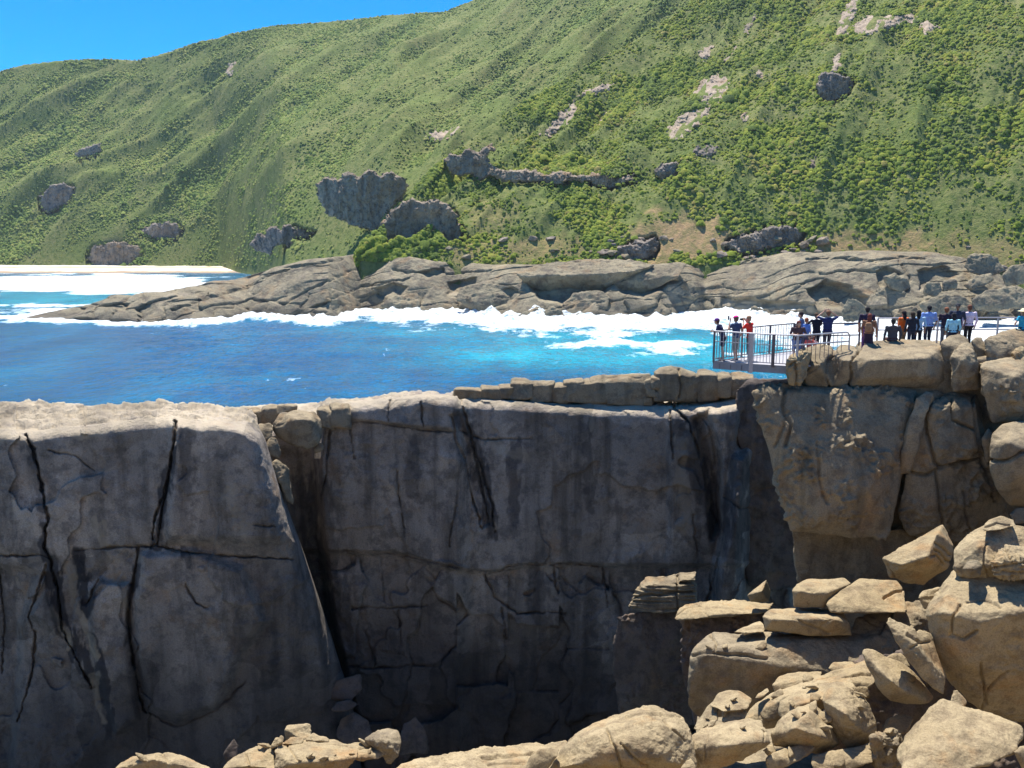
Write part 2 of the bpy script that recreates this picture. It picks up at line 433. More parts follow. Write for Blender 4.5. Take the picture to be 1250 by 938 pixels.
CRAGS = [
    dict_("wide blue grey cliff face with vertical streaks, just left of the brown buttress", [(386, 224), (398, 214), (412, 218), (424, 208), (438, 215), (450, 205), (463, 213), (478, 209), (492, 218), (501, 226), (492, 240), (480, 252), (470, 268), (466, 286), (446, 280), (430, 277), (414, 268), (398, 262), (388, 244)], 2, 24, mode='face'),
    dict_("brown buttress with a rounded top standing in front of the wide blue grey cliff", [(465, 271), (476, 257), (492, 247), (505, 242), (520, 245), (532, 242), (545, 248), (556, 258), (562, 270), (571, 290), (548, 299), (540, 294), (532, 282), (524, 278), (512, 288), (497, 298), (488, 293), (468, 306)], 4, 22, mode='face'),
    dict_("long broken ledge of grey brown rock running across the slope right of the brown buttress", [(541, 195), (548, 186), (560, 189), (572, 180), (584, 185), (600, 175), (607, 181), (594, 192), (600, 203), (615, 208), (640, 206), (665, 212), (690, 208), (706, 214), (735, 211), (752, 217), (774, 212), (778, 223), (756, 226), (745, 232), (722, 226), (706, 219), (680, 227), (650, 223), (620, 224), (598, 216), (585, 223), (575, 214), (560, 216), (548, 210)], 3, 16, mode='face', col=True),
    dict_("dark blue grey knob right of the long broken ledge", [(798, 210), (806, 200), (826, 197), (833, 205), (828, 217), (808, 223)], 2, 8, mode='face', mat=M_CRAGD, vox=0.6),
    dict_("pale slab with a shaded lip near the spur crest", [(704, 118), (716, 108), (742, 100), (750, 103), (742, 112), (720, 118)], 1.5, 6, mat=M_CRAGP, vox=0.6),
    dict_("crooked pale rock streak below the shaded slab", [(655, 165), (672, 152), (684, 134), (700, 122), (708, 126), (704, 146), (690, 155), (668, 168)], 1.2, 5, mat=M_CRAGP, vox=0.6),
    dict_("small pale scar right of the crooked rock streak", [(728, 152), (736, 136), (744, 136), (738, 148), (732, 156)], 1.0, 4, mat=M_CRAGP, vox=0.5),
    dict_("large pale grey outcrop high in the middle of the near slope", [(846, 116), (852, 98), (876, 89), (890, 96), (892, 112), (880, 126), (856, 130)], 2.5, 9, mat=M_CRAGP, vox=0.6),
    dict_("jagged pale outcrop running down left below the large pale one", [(812, 158), (830, 138), (850, 130), (868, 128), (866, 146), (846, 160), (826, 174), (814, 170)], 2.0, 8, mat=M_CRAGP, vox=0.6),
    dict_("dark block lying just below the jagged pale outcrop", [(844, 182), (856, 174), (874, 176), (878, 184), (864, 193), (848, 191)], 1.5, 6, mat=M_CRAGD, vox=0.5),
    dict_("narrow reddish rock rib climbing out at the top edge", [(884, 74), (896, 56), (910, 30), (922, 12), (930, 14), (922, 28), (908, 48), (898, 68), (890, 77)], 1.5, 6, vox=0.6),
    dict_("small grey rock beside the foot of the narrow reddish rib", [(850, 62), (862, 54), (872, 55), (868, 66), (862, 78), (852, 70)], 1.0, 5, mat=M_CRAGP, vox=0.5),
    dict_("small round pale rock on the slope between two ribs", [(920, 92), (926, 84), (936, 82), (938, 92), (930, 100), (922, 98)], 1.0, 4, mat=M_CRAGP, vox=0.45),
    dict_("small pale stone below the large pale grey outcrop", [(900, 146), (904, 136), (912, 134), (916, 142), (908, 150)], 0.8, 4, mat=M_CRAGP, vox=0.45),
    dict_("pale rib of bare rock above the big dark boulder", [(1014, 44), (1026, 14), (1040, -4), (1050, -6), (1050, 12), (1040, 30), (1036, 44), (1020, 50)], 1.5, 7, mat=M_CRAGP, vox=0.6),
    dict_("long pale overhanging ledge high on the right slope", [(1038, 32), (1060, 18), (1090, 16), (1118, 16), (1124, 24), (1100, 32), (1066, 44), (1042, 46)], 2.5, 9, mat=M_CRAGP, vox=0.6),
    dict_("pale scree tongue at the right end of the overhanging ledge", [(1120, 28), (1130, 20), (1148, 34), (1140, 40), (1128, 46)], 0.8, 4, mat=M_CRAGP, vox=0.5),
    dict_("pale rock neck joining the rib to the big dark boulder", [(1012, 88), (1018, 66), (1026, 66), (1030, 82), (1022, 92)], 0.8, 4, mat=M_CRAGP, vox=0.5),
    dict_("big rounded dark boulder alone on the right slope", [(994, 104), (1000, 90), (1014, 86), (1030, 92), (1046, 98), (1036, 116), (1016, 128), (998, 124)], 3.0, 12, mode='face', mat=M_CRAGD, vox=0.6),
    dict_("small dark rock on the slope below the big dark boulder", [(988, 196), (996, 192), (1000, 204), (994, 214), (988, 206)], 1.0, 5, mat=M_CRAGD, vox=0.5),
    dict_("brown cliff foot standing over the white beach", [(104, 318), (112, 302), (140, 294), (170, 300), (176, 312), (160, 326), (120, 328)], 3, 16, mode='face'),
    dict_("grey rock hump above the brown cliff foot", [(168, 282), (190, 272), (214, 272), (226, 282), (214, 294), (186, 294)], 3, 14, mode='face', mat=M_CRAGD),
    dict_("dark shaded rock face below a shrubby brow on the left hill", [(46, 246), (58, 228), (78, 222), (92, 230), (84, 250), (60, 262), (50, 258)], 2, 12, mode='face', mat=M_CRAGD, vox=1.2),
    dict_("small dark ledge high on the left hill", [(90, 188), (104, 178), (124, 176), (126, 186), (108, 194), (94, 196)], 2, 10, mode='face', mat=M_CRAGD, vox=1.2),
    dict_("tiny pale slab near the far skyline", [(272, 92), (278, 78), (288, 76), (292, 84), (282, 92)], 1.5, 6, mat=M_CRAGP, vox=0.8),
    dict_("dark grey bluff above the bright green slope by the shore", [(302, 300), (312, 287), (322, 284), (330, 275), (343, 279), (352, 271), (366, 279), (385, 284), (376, 294), (360, 291), (352, 303), (338, 299), (330, 313), (316, 308)], 3, 14, mode='face', mat=M_CRAGD, vox=0.9),
    dict_("pale flecked ledge beside the gully left of the spur", [(518, 168), (530, 158), (546, 160), (560, 152), (566, 158), (548, 170), (528, 174)], 1.0, 5, mat=M_CRAGP, vox=0.7),
    dict_("dark jumbled bluff behind the long granite back", [(884, 304), (890, 290), (912, 286), (938, 276), (972, 274), (984, 284), (976, 300), (940, 306), (905, 312)], 2.5, 10, mode='face', mat=M_CRAGD, vox=0.6),
    dict_("dark rubble heap left of the orange sand slope", [(744, 316), (754, 300), (778, 296), (800, 288), (806, 300), (800, 316), (770, 322)], 2.0, 8, mode='face', mat=M_CRAGD, vox=0.6),
]
NOTCH = []
def crag(label, pts, proud, depth, mode='ground', mat=None, vox=1.0, col=False):
    """rock patch that follows a traced outline: an upright face set into the slope, or bare rock lying on it; closed, with real thickness"""
    x0, x1 = min(q[0] for q in pts) - 4, max(q[0] for q in pts) + 4; y0, y1 = min(q[1] for q in pts) - 4, max(q[1] for q in pts) + 4
    OUTCROP_PX.append(pts)
    cx_, cy_ = np.linspace(x0, x1, 9), np.linspace(y0, y1, 7)
    G = np.array([[hill_Y(a_, b_) for a_ in cx_] for b_ in cy_])
    st = 0.7; gx = np.arange(x0, x1, st); gy = np.arange(y0, y1, st)
    Gx = np.array([np.interp(gx, cx_, r_) for r_ in G])                       # rows by coarse y
    Gf = np.array([[0.0]]) if False else np.array([np.interp(gy, cy_, Gx[:, k]) for k in range(len(gx))]).T
    XX, YY_ = np.meshgrid(gx, gy); x, y = XX.ravel(), YY_.ravel(); hY = Gf.ravel()
    sd = poly_sd(x, y, pts) + 3.2 * fbm(np.stack([x / 11, y / 9, 0 * x], 1), 4, .6)
    nv = np.stack([x / 9, y / 26, 0 * x + x0], 1); nf = np.stack([x / 5, y / 5, 0 * x + y0], 1)
    if mode == 'face':
        lo, hi = np.percentile(hY[sd > 0], 5), np.percentile(hY[sd > 0], 90)
        Yf = lo + min(0.4 * (hi - lo), 16)
        Yc = np.full(len(gx), Yf)
        if col:
            g0, g1 = G.min(0), G.max(0); Yc = np.interp(gx, cx_, g0 + np.minimum(0.45 * (g1 - g0), 12)); Yc = np.convolve(np.pad(Yc, 15, 'edge'), np.ones(31) / 31, 'valid')
            Yf = np.tile(Yc, len(gy))
        u = (x - (x0 + x1) / 2) / (x1 - x0) * 2
        Hm = (y1 - y0) * Yf / FPX
        D = Yf + (0 if col else 7) * u * u + 1.5 * fbm(nv, 5, .6) + 2.2 * fbm(np.stack([x / 24, y / 24, 0 * x + 6], 1), 2) - 0.7 * np.clip(ridged(nf, 3), -.5, 1.5) + (0.3 if col else 0.08) * Hm * (0.5 - (y - y0) / (y1 - y0)) - 1.6 * np.floor(1.5 + 1.6 * fbm(nv * .6 + 20, 2)) * .6
        D = D + 2.5 * (1 - sst(sd, 0, 3.5))
        NOTCH.append((pts, gx, Yc + 13))
    else:
        D = hY - 0.6 - 1.5 * sst(sd, 0, 5) + 1.6 * fbm(nf, 4, .6) - 1.3 * np.floor(2.5 * fbm(nv + 3, 2)) * 0.5
    ok = (sd > 0).reshape(XX.shape)
    fq = ok[:-1, :-1] & ok[1:, :-1] & ok[:-1, 1:] & ok[1:, 1:]
    idx = np.arange(len(x)).reshape(XX.shape)
    Q = np.stack([idx[:-1, :-1][fq], idx[1:, :-1][fq], idx[1:, 1:][fq], idx[:-1, 1:][fq]], 1)
    n = len(x)
    Pf = at(x, y, D); Pb = at(x, y, D + 5.0)
    e = np.concatenate([Q[:, [0, 1]], Q[:, [1, 2]], Q[:, [2, 3]], Q[:, [3, 0]]])
    key = np.sort(e, 1); _, inv, cnt = np.unique(key[:, 0] * n + key[:, 1], return_inverse=True, return_counts=True)
    be = e[cnt[inv] == 1]
    F = np.concatenate([Q, Q[:, ::-1] + n, np.stack([be[:, 1], be[:, 0], be[:, 0] + n, be[:, 1] + n], 1)])
    V = np.concatenate([Pf, Pb]); used = np.unique(F); remap = np.zeros(2 * n, int); remap[used] = np.arange(len(used))
    V = V[used]; base = np.array([V[:, 0].mean(), V[:, 1].mean(), V[:, 2].min()])
    o = link("crag", mesh_np("crag", V - base, remap[F]), mat or M_CRAG, None, tuple(base))
    tag(o, label, "rock outcrop")
for l_, p_, a_, d_, k_ in CRAGS: crag(l_, p_, a_, d_, **k_)
A = np.linspace(-0.78, 0.80, 800)
YY = np.concatenate([np.linspace(400, 560, 110), np.linspace(561.5, 800, 130), np.linspace(802.5, 1450, 190)])
YG, AG = np.meshgrid(YY, A, indexing='ij')
Yf = YG.ravel(); Xf = (AG * YG).ravel()
Zf, isn, tt = hill(Xf, Yf)
HP = np.stack([Xf, Yf, Zf], 1)
HP[:, 2] += fbm(HP / 5, 3) * 0.5
hx_, hy_ = proj(HP)
for pts, gx_n, Yc_n in NOTCH:          # the slope stands back behind the upright faces
    Yp = np.interp(hx_, gx_n, Yc_n); ins = (poly_sd(hx_, hy_, pts) > -1.0) & (HP[:, 1] < Yp)
    HP[ins] = at(hx_[ins], hy_[ins], Yp[ins])
sa = sandy(HP)
me = mesh_np("hills", HP, grid_faces(len(YY), len(A)), attrs={"sand": sa, "near": isn.astype(float)})
m, nt, b = nodes_of("hill_ground", 0.95, 0.1)
geo = N_(nt, "ShaderNodeNewGeometry").outputs["Position"]
c = mix(nt, ramp(nt, noise_n(nt, geo, 0.02, 6, 0.6), [(0.35, 0), (0.65, 1)]), (0.15, 0.19, 0.05), (0.22, 0.218, 0.08))
c = mix(nt, ramp(nt, noise_n(nt, geo, 0.25, 6, 0.7), [(0.45, 0), (0.62, 1)]), c, (0.095, 0.135, 0.034))
c = mix(nt, ramp(nt, noise_n(nt, geo, 0.09, 7, 0.7), [(0.60, 0), (0.72, 0.6)]), c, (0.26, 0.225, 0.13))
sd = mix(nt, noise_n(nt, geo, 0.5, 5, 0.7), (0.30, 0.18, 0.09), (0.56, 0.38, 0.20))
c = mix(nt, math_n(nt, 'MULTIPLY', attr(nt, "sand"), ramp(nt, noise_n(nt, geo, 0.3, 6, 0.7), [(0.35, 0.25), (0.6, 1)])), c, sd)
nt.links.new(c, b.inputs["Base Color"])
bp = N_(nt, "ShaderNodeBump"); bp.inputs["Strength"].default_value = 0.9; bp.inputs["Distance"].default_value = 1.2
nt.links.new(noise_n(nt, geo, 0.6, 6, 0.7), bp.inputs["Height"]); nt.links.new(bp.outputs[0], b.inputs["Normal"])
tag(link("hills", me, m), kind="structure")

# shrubs that cover the hills: nobody could count them
def dome(rings, seg, rs):
    V = []; F3 = []; 
    for r in range(rings):
        e = r / rings * math.pi / 2
        for s in range(seg):
            a = 2 * math.pi * (s + 0.5 * (r % 2)) / seg
            j = 1 + rs.uniform(-0.28, 0.28)
            V.append((math.cos(a) * math.cos(e) * j, math.sin(a) * math.cos(e) * j, (math.sin(e) + (-0.35 if r == 0 else 0.0)) * (1 + rs.uniform(-0.2, 0.2))))
    V.append((rs.uniform(-.2, .2), rs.uniform(-.2, .2), 1 + rs.uniform(-.15, .2)))
    for r in range(rings - 1):
        for s in range(seg):
            p, q = r * seg + s, r * seg + (s + 1) % seg
            F3 += [(p, q, p + seg), (q, q + seg, p + seg)]
    top = len(V) - 1
    for s in range(seg): F3.append(((rings - 1) * seg + s, (rings - 1) * seg + (s + 1) % seg, top))
    return np.array(V), np.array(F3)
def scatter(name, n, near, size, tmpl, mat, seed):
    rs = np.random.RandomState(seed)
    n0 = n * 3
    a = rs.uniform(-0.66, 0.66, n0)
    if near:
        y0, y1 = ipol(a, N_BASE, 1), ipol(a, N_TOP, 1)
        Y = y0 + (np.minimum(y1, 760) - y0 + 6) * rs.uniform(0, 1, n0)
    else:
        y0, y1 = ipol(a, F_BASE, 1), ipol(a, F_TOP, 1)
        Y = y0 + (y1 - y0 + 4) * rs.uniform(0, 1, n0) ** 0.85
    X = a * Y
    Z, isn, t = hill(X, Y)
    P = np.stack([X, Y, Z], 1)
    px, py = proj(P)
    ok = (isn == near) & (px > -90) & (px < 1340) & (py > -45) & (t < 1.01) & (t > -0.01)
    dn = fbm(P / 38, 3)
    if not near: dn = dn * 0.6 - 0.75 * spur(a, np.clip((Y - y0) / (y1 - y0), 0, 1))
    ok &= rs.uniform(0, 1, n0) < np.clip(0.6 + 0.9 * dn, 0.12, 1)
    ok &= rs.uniform(0, 1, n0) > sandy(P) * 1.08
    for pg in OUTCROP_PX: ok &= poly_sd(px, py, pg) < 3.0
    idx = np.flatnonzero(ok)[:n]
    P = P[idx]; n = len(idx)
    s = size * np.exp(rs.normal(0, 0.33, n)) * np.clip(1 + 0.7 * dn[idx], .55, 1.35)
    tone = np.clip(0.5 + (0 if near else -0.10) * dn[idx] + 0.34 * fbm(P / 30 + 9, 3) + rs.normal(0, 0.17, n), 0, 1)
    rot = rs.uniform(0, 6.28, n); hs = rs.uniform(0.55, 1.05, n)
    Vs, Fs, Ts = [], [], []; off = 0
    pick = rs.randint(0, len(tmpl), n)
    for k, (TV, TF) in enumerate(tmpl):
        j = np.flatnonzero(pick == k)
        c, sn = np.cos(rot[j])[:, None], np.sin(rot[j])[:, None]
        vx = (TV[:, 0] * c - TV[:, 1] * sn) * s[j][:, None]; vy = (TV[:, 0] * sn + TV[:, 1] * c) * s[j][:, None]
        vz = TV[:, 2][None] * (s[j] * hs[j])[:, None]
        V = np.stack([vx, vy, vz], -1) + P[j][:, None, :]
        Fs.append((TF[None] + (np.arange(len(j)) * len(TV))[:, None, None]).reshape(-1, 3) + off)
        Vs.append(V.reshape(-1, 3)); Ts.append(np.repeat(tone[j], len(TV))); off += len(j) * len(TV)
    me = mesh_np(name, np.concatenate(Vs), np.concatenate(Fs), smooth=True, attrs={"tone": np.concatenate(Ts)})
    return tag(link(name, me, mat), kind="stuff")
def shrub_mat(name, stops):
    m, nt, b = nodes_of(name, 0.8, 0.15)
    geo = N_(nt, "ShaderNodeNewGeometry").outputs["Position"]
    f = math_n(nt, 'ADD', attr(nt, "tone"), math_n(nt, 'MULTIPLY', math_n(nt, 'SUBTRACT', noise_n(nt, geo, 1.6, 3, 0.7), 0.5), 0.35))
    nt.links.new(ramp(nt, f, stops), b.inputs["Base Color"])
    bp = N_(nt, "ShaderNodeBump"); bp.inputs["Strength"].default_value = 1.0; bp.inputs["Distance"].default_value = 0.5
    nt.links.new(noise_n(nt, geo, 2.5, 4, 0.8), bp.inputs["Height"]); nt.links.new(bp.outputs[0], b.inputs["Normal"])
    return m
M_SHN = shrub_mat("near_shrub", [(0.08, (0.058, 0.099, 0.020)), (0.3, (0.111, 0.163, 0.021)), (0.55, (0.195, 0.249, 0.025)), (0.75, (0.274, 0.294, 0.032)), (0.95, (0.274, 0.235, 0.065))])
M_SHF = shrub_mat("far_shrub", [(0.1, (0.080, 0.131, 0.032)), (0.35, (0.146, 0.213, 0.039)), (0.6, (0.225, 0.277, 0.055)), (0.85, (0.290, 0.297, 0.081))])

rsD = np.random.RandomState(2)
DN = [dome(2, 7, rsD) for _ in range(6)]
DF = [dome(2, 6, rsD) for _ in range(5)]
scatter("near_shrubs", 62000, True, 0.78, DN, M_SHN, 11)
scatter("far_shrubs", 110000, False, 1.0, DF, M_SHF, 12)

# ================================================================== SETTING: sea
sl = lambda py: (-SP + (469 - py) / FPX * CP) / (CP + (469 - py) / FPX * SP)
WL = [(-200, 392), (34, 391), (60, 390), (110, 392), (185, 397), (240, 396), (300, 389), (345, 392), (400, 392), (440, 383), (500, 386), (560, 384), (600, 388), (640, 391), (700, 392), (760, 391), (815, 389), (860, 384), (920, 388), (1000, 392), (1100, 396), (1400, 400)]
def Yw(px):
    return -CAMZ / sl(np.interp(px, [w[0] for w in WL], [w[1] for w in WL]))
ROWS = np.concatenate([np.geomspace(8, 150, 40), np.geomspace(151, 560, 560), np.geomspace(562, 1400, 240), np.geomspace(1450, 6000, 30)])
ANG = np.linspace(-1.2, 1.2, 90); ANG = np.unique(np.concatenate([ANG, np.linspace(-0.62, 0.40, 520)]))
RG, AGg = np.meshgrid(ROWS, ANG, indexing='ij')
X = (RG * AGg).ravel(); Y = RG.ravel(); 
P = np.stack([X, Y, 0 * X], 1)
sx, sy = proj(P)
dsh = Yw(sx) - Y                               # metres in front of the rocks (negative = beyond)
fo = fbm(np.stack([X / 14, Y / 26, 0 * X], 1), 5)
fo2 = fbm(np.stack([X / 40, Y / 40, 0 * X + 7], 1), 4)
# surf along the rocks
wband = np.interp(sx, [0, 60, 140, 200, 260, 330, 400, 480, 560, 640, 720, 800, 870, 960, 1250], [14, 22, 22, 10, 24, 22, 34, 62, 66, 70, 74, 80, 96, 150, 160])
foam = sst(1 - dsh / wband + 0.42 * fo, -0.12, 0.75) * sst(sx + 30 * fo, -40, 90)
foam = np.maximum(foam, sst(0.35 - dsh / wband + .25 * fo, 0, .3) * sst(sx + 30 * fo, 0, 110)) * np.where(dsh < -60, 0, 1)
# streaks farther out, on the turquoise water
def spot(cx, cy, rx, ry, s=1.0): 
    return s * np.exp(-(((sx - cx) / rx) ** 2 + ((sy - cy) / ry) ** 2))
st = spot(760, 420, 130, 8) + spot(660, 432, 90, 9, 0.55) + spot(840, 432, 60, 10, 0.7) + spot(540, 404, 90, 4, .6) + spot(930, 440, 40, 14, .6) + spot(560, 466, 60, 3, .5) + spot(430, 467, 40, 2.5, 0.45)
foam = np.maximum(foam, sst(st + 0.5 * fo + 0.15 * fo2, 0.45, 1.15) * 0.95)
# breakers on the beach to the left
bch = sst(spot(110, 346.5, 190, 14, 1.3) + 0.3 * fo2, 0.5, 0.8) * (Y > 480)
bch = np.maximum(bch, sst(spot(60, 374, 130, 4.0, 0.85) + spot(30, 388, 90, 6, 1.0) + spot(225, 353, 60, 3, 0.9) + spot(170, 356, 60, 3, .7) + 0.35 * fo, 0.5, 0.85))
foam = np.maximum(foam, bch)
aer = np.clip(spot(740, 425, 190, 22, 1.1) + spot(900, 430, 110, 30, 0.9) + spot(60, 366, 160, 14, 0.9) + spot(520, 405, 140, 9, 0.5) + spot(600, 440, 120, 14, 0.35) + 0.25 * fo2, 0, 1)
aer = np.maximum(aer, 0.8 * foam)
h = 0.35 * fbm(np.stack([X / 16 + Y / 60, Y / 9, 0 * X], 1), 4) + 0.35 * fbm(np.stack([X / 60, Y / 32, 0 * X + 2], 1), 2)
h += 0.22 * ridged(np.stack([X / 8 + Y / 40, Y / 3.6, 0 * X + 5], 1), 4) * (Y < 700)
h += foam * (0.5 + 1.0 * np.clip(ridged(np.stack([X / 9, Y / 9, 0 * X], 1), 4), -0.6, 2)) * np.exp(-np.clip(dsh, 0, 200) / 30.0) * (Y < 520)
h *= np.where(sx < 260, sst(sx, 120, 260) * .75 + .25, 1)
rsp = np.random.RandomState(4)
for _ in range(34):
    sxx = rsp.uniform(300, 985); h += spot(sxx, np.interp(sxx, [w[0] for w in WL], [w[1] for w in WL]) - 0.3, rsp.uniform(4, 11), rsp.uniform(3, 7), rsp.uniform(0.5, 1.7)) * (0.5 + .7 * fbm(np.stack([X / 3, Y / 3, 0 * X], 1), 3)) * (Y < 470)
h += (spot(655, 384, 18, 10, 4.6) + spot(900, 392, 40, 8, 3.0) + spot(505, 386, 30, 6, 2.0)) * (0.6 + 0.5 * fo) * (Y < 480)
h *= sst(Y, 60, 150)
P[:, 2] = h
me = mesh_np("sea", P, grid_faces(len(ROWS), len(ANG)), attrs={"foam": foam, "aer": aer})
m, nt, b = nodes_of("sea_water", 0.12, 0.35)
geo = N_(nt, "ShaderNodeNewGeometry").outputs["Position"]
n1 = noise_n(nt, geo, 0.05, 5, 0.6, (1, 0.35, 1))
c = mix(nt, ramp(nt, n1, [(0.35, 0), (0.65, 1)]), (0.0, 0.07, 0.19), (0.001, 0.135, 0.29))
c = mix(nt, math_n(nt, 'MULTIPLY', attr(nt, "aer"), ramp(nt, noise_n(nt, geo, 0.07, 6, 0.65, (1, 0.5, 1)), [(0.3, 0.35), (0.6, 1.0)])), c, (0.01, 0.38, 0.52))
lace = ramp(nt, noise_n(nt, geo, 0.32, 8, 0.72, (1, 0.6, 1)), [(0.38, -0.0), (0.62, 1.0)])
fm = math_n(nt, 'MULTIPLY', math_n(nt, 'SUBTRACT', math_n(nt, 'ADD', math_n(nt, 'MULTIPLY', attr(nt, "foam"), 1.75), math_n(nt, 'MULTIPLY', lace, 1.0)), 1.02), 1.35)
fm = ramp(nt, fm, [(0, 0), (1, 1)])
caps = ramp(nt, noise_n(nt, geo, 0.11, 9, 0.72, (1, 0.28, 1)), [(0.665, 0), (0.70, 0.8)])
fm = math_n(nt, 'MAXIMUM', fm, math_n(nt, 'MULTIPLY', caps, 0.8))
fcol = mix(nt, ramp(nt, noise_n(nt, geo, 0.5, 6, 0.7), [(0.35, 0), (0.6, 1)]), mix(nt, ramp(nt, attr(nt, "foam"), [(0.45, 0), (0.95, 1)]), (0.17, 0.31, 0.37), (0.42, 0.5, 0.53)), (0.85, 0.87, 0.87))
c = mix(nt, fm, c, fcol)
nt.links.new(c, b.inputs["Base Color"])
rr = math_n(nt, 'ADD', math_n(nt, 'MULTIPLY', fm, 0.7), 0.14); nt.links.new(rr, b.inputs["Roughness"])
hh = math_n(nt, 'ADD', noise_n(nt, geo, 0.22, 7, 0.62, (1, 0.45, 1)), math_n(nt, 'MULTIPLY', noise_n(nt, geo, 1.1, 4, 0.6, (1, 0.5, 1)), 0.25))
bp = N_(nt, "ShaderNodeBump"); bp.inputs["Strength"].default_value = 1.0; bp.inputs["Distance"].default_value = 3.2
nt.links.new(hh, bp.inputs["Height"]); nt.links.new(bp.outputs[0], b.inputs["Normal"])
tag(link("sea", me, m), kind="structure")

# beach below the far hill
xs = np.linspace(-120, 330, 200); ys = np.linspace(0, 1, 40)
XG, TG = np.meshgrid(xs, ys)
wob = fbm(np.stack([XG.ravel() / 40, 0 * XG.ravel(), 0 * XG.ravel()], 1), 3)
Yb = 905 + wob * 10 + TG.ravel() * 135
Pb = at(XG.ravel(), 330 + 0 * XG.ravel(), Yb); Pb[:, 0] = (XG.ravel() - 625) / FPX * 1.0 * Yb * 1.012
Pb[:, 2] = -0.6 + 7.5 * TG.ravel() ** 1.1 + 0.25 * fbm(Pb / 8, 3)
me = mesh_np("beach", Pb, grid_faces(40, 200))
m, nt, b = nodes_of("beach_sand", 0.9, 0.2)
geo = N_(nt, "ShaderNodeNewGeometry").outputs["Position"]
sep = N_(nt, "ShaderNodeSeparateXYZ"); nt.links.new(geo, sep.inputs[0])
zz = math_n(nt, 'ADD', sep.outputs[2], math_n(nt, 'MULTIPLY', noise_n(nt, geo, 0.05, 5, 0.6), 2.2))
c = ramp(nt, math_n(nt, 'MULTIPLY', zz, 0.1), [(0.10, (0.30, 0.22, 0.15)), (0.2, (0.33, 0.25, 0.17)), (0.24, (0.72, 0.62, 0.48)), (0.36, (0.78, 0.70, 0.57)), (0.5, (0.36, 0.28, 0.18)), (0.56, (0.75, 0.67, 0.54)), (1, (0.75, 0.67, 0.54))])
nt.links.new(c, b.inputs["Base Color"])
tag(link("beach", me, m), kind="structure")

# ================================================================== SETTING: granite headland across the water
HT = [(20, 390), (34, 387), (60, 381), (85, 376), (111, 371), (138, 362), (164, 363), (178, 359), (205, 357), (252, 349), (289, 340), (322, 330), (373, 318), (440, 311.5), (500, 313), (560, 322), (600, 324), (660, 322), (715, 323), (800, 324), (880, 320),
      (960, 311), (1060, 305.5), (1130, 308), (1180, 318), (1215, 336), (1260, 352), (1400, 365)]
pxs = np.linspace(18, 1400, 900)
tv = np.concatenate([np.linspace(-0.12, 0.12, 30), np.linspace(0.13, 1.0, 130), np.linspace(1.03, 1.9, 30)])
PX, TV = np.meshgrid(pxs, tv); PX = PX.ravel(); TV = TV.ravel()
yw = Yw(PX); wid = np.interp(PX, [18, 60, 150, 300, 450, 700, 1000, 1250], [6, 14, 26, 40, 42, 40, 44, 50])
ytop = np.interp(PX, [h_[0] for h_ in HT], [h_[1] for h_ in HT])
Yt = yw + wid
ztop = at(PX, ytop, Yt)[:, 2]
tq = np.clip(TV, 0, 1)
cv = np.interp(PX, [18, 200, 420, 620, 800, 950, 1100, 1250], [1.3, 1.25, 1.5, 1.9, 1.9, 2.1, 1.8, 1.4])
zz = ztop * (1 - (1 - tq) ** cv)
Yh = yw + wid * TV
zz = np.where(TV < 0, TV * 60, zz); zz = np.where(TV > 1, ztop - (TV - 1) * 14, zz)
a0 = at(PX, 469 - 0 * PX, 1.0)[:, 0]
base = at(PX, ytop, Yh); 
# keep the pixel column: solve x for each point from its own depth
dpt = Yh * CP - (zz - CAMZ) * SP
Ph = np.stack([(PX - 625) / FPX * dpt, Yh, zz], 1)
# sheeting joints dipping to the lower left: stepped slabs
q = (Ph[:, 2] * 1.0 - Ph[:, 0] * 0.17 + Ph[:, 1] * 0.25)
wq = q / 5.5 + 0.9 * fbm(Ph / 45, 3)
saw = wq - np.floor(wq)
cellr = noise(np.stack([np.floor(wq) * 3.7, Ph[:, 0] / 26, Ph[:, 1] / 26], 1))
env = sst(TV, 0.0, 0.08) * (1 - sst(TV, 0.94, 1.05)) * sst(PX, 30, 120)
step = (sst(saw, 0.0, 0.16) * 1.0 - 0.55 + cellr * 1.3)
seaward = np.array([-0.1, -0.86, 0.5])
blk, bd = worley(np.stack([Ph[:, 0] / 13 + 0.3 * fbm(Ph / 9, 2), (Ph[:, 2] - Ph[:, 0] * 0.15) / 6.0], 1), 5)
low = 1 - sst(Ph[:, 2], 6, 15)
jn = sst(fbm(Ph / 24 + 30, 3), -0.25, 0.35)
dsp = env * (1.1 * step * jn + 3.2 * fbm(Ph / 34, 3) + 0.6 * fbm(Ph / 9, 4) + (1.6 * blk - 1.0 * (1 - sst(bd, 0, 0.14))) * (0.05 + 0.8 * low))
Ph = Ph + seaward * dsp[:, None]
for wd, dp, *pts in [(2.2, 1.6, (300, 352), (330, 336), (360, 326), (420, 316)), (2.0, 1.5, (345, 372), (380, 352), (430, 330), (470, 318)), (2.4, 1.8, (210, 378), (260, 362), (300, 352)), (1.8, 1.2, (400, 368), (440, 350), (500, 340)),
                     (2.2, 1.8, (985, 316), (1030, 315), (1070, 320)), (2.0, 1.4, (1070, 318), (1100, 314), (1130, 316)), (2.5, 2.0, (868, 318), (900, 322), (940, 318)), (2.0, 1.5, (1000, 334), (1040, 330), (1075, 333)), (2.2, 1.6, (1098, 318), (1110, 338), (1108, 356)),
                     (1.8, 1.2, (960, 360), (985, 344), (1005, 340)), (2.0, 1.5, (480, 330), (540, 335), (600, 330))]:
    hx, hy = proj(Ph); d, _ = pl_dist(hx + fbm(Ph / 5, 3) * 2, hy + fbm(Ph / 5 + 9, 3) * 2, pts)
    Ph = Ph - seaward * (dp * np.clip(1 - d / wd, 0, 1))[:, None]
hx, hy = proj(Ph)
hxw = hx + 3 * fbm(Ph / 8, 3); hyw = hy + 2 * fbm(Ph / 8 + 4, 3)
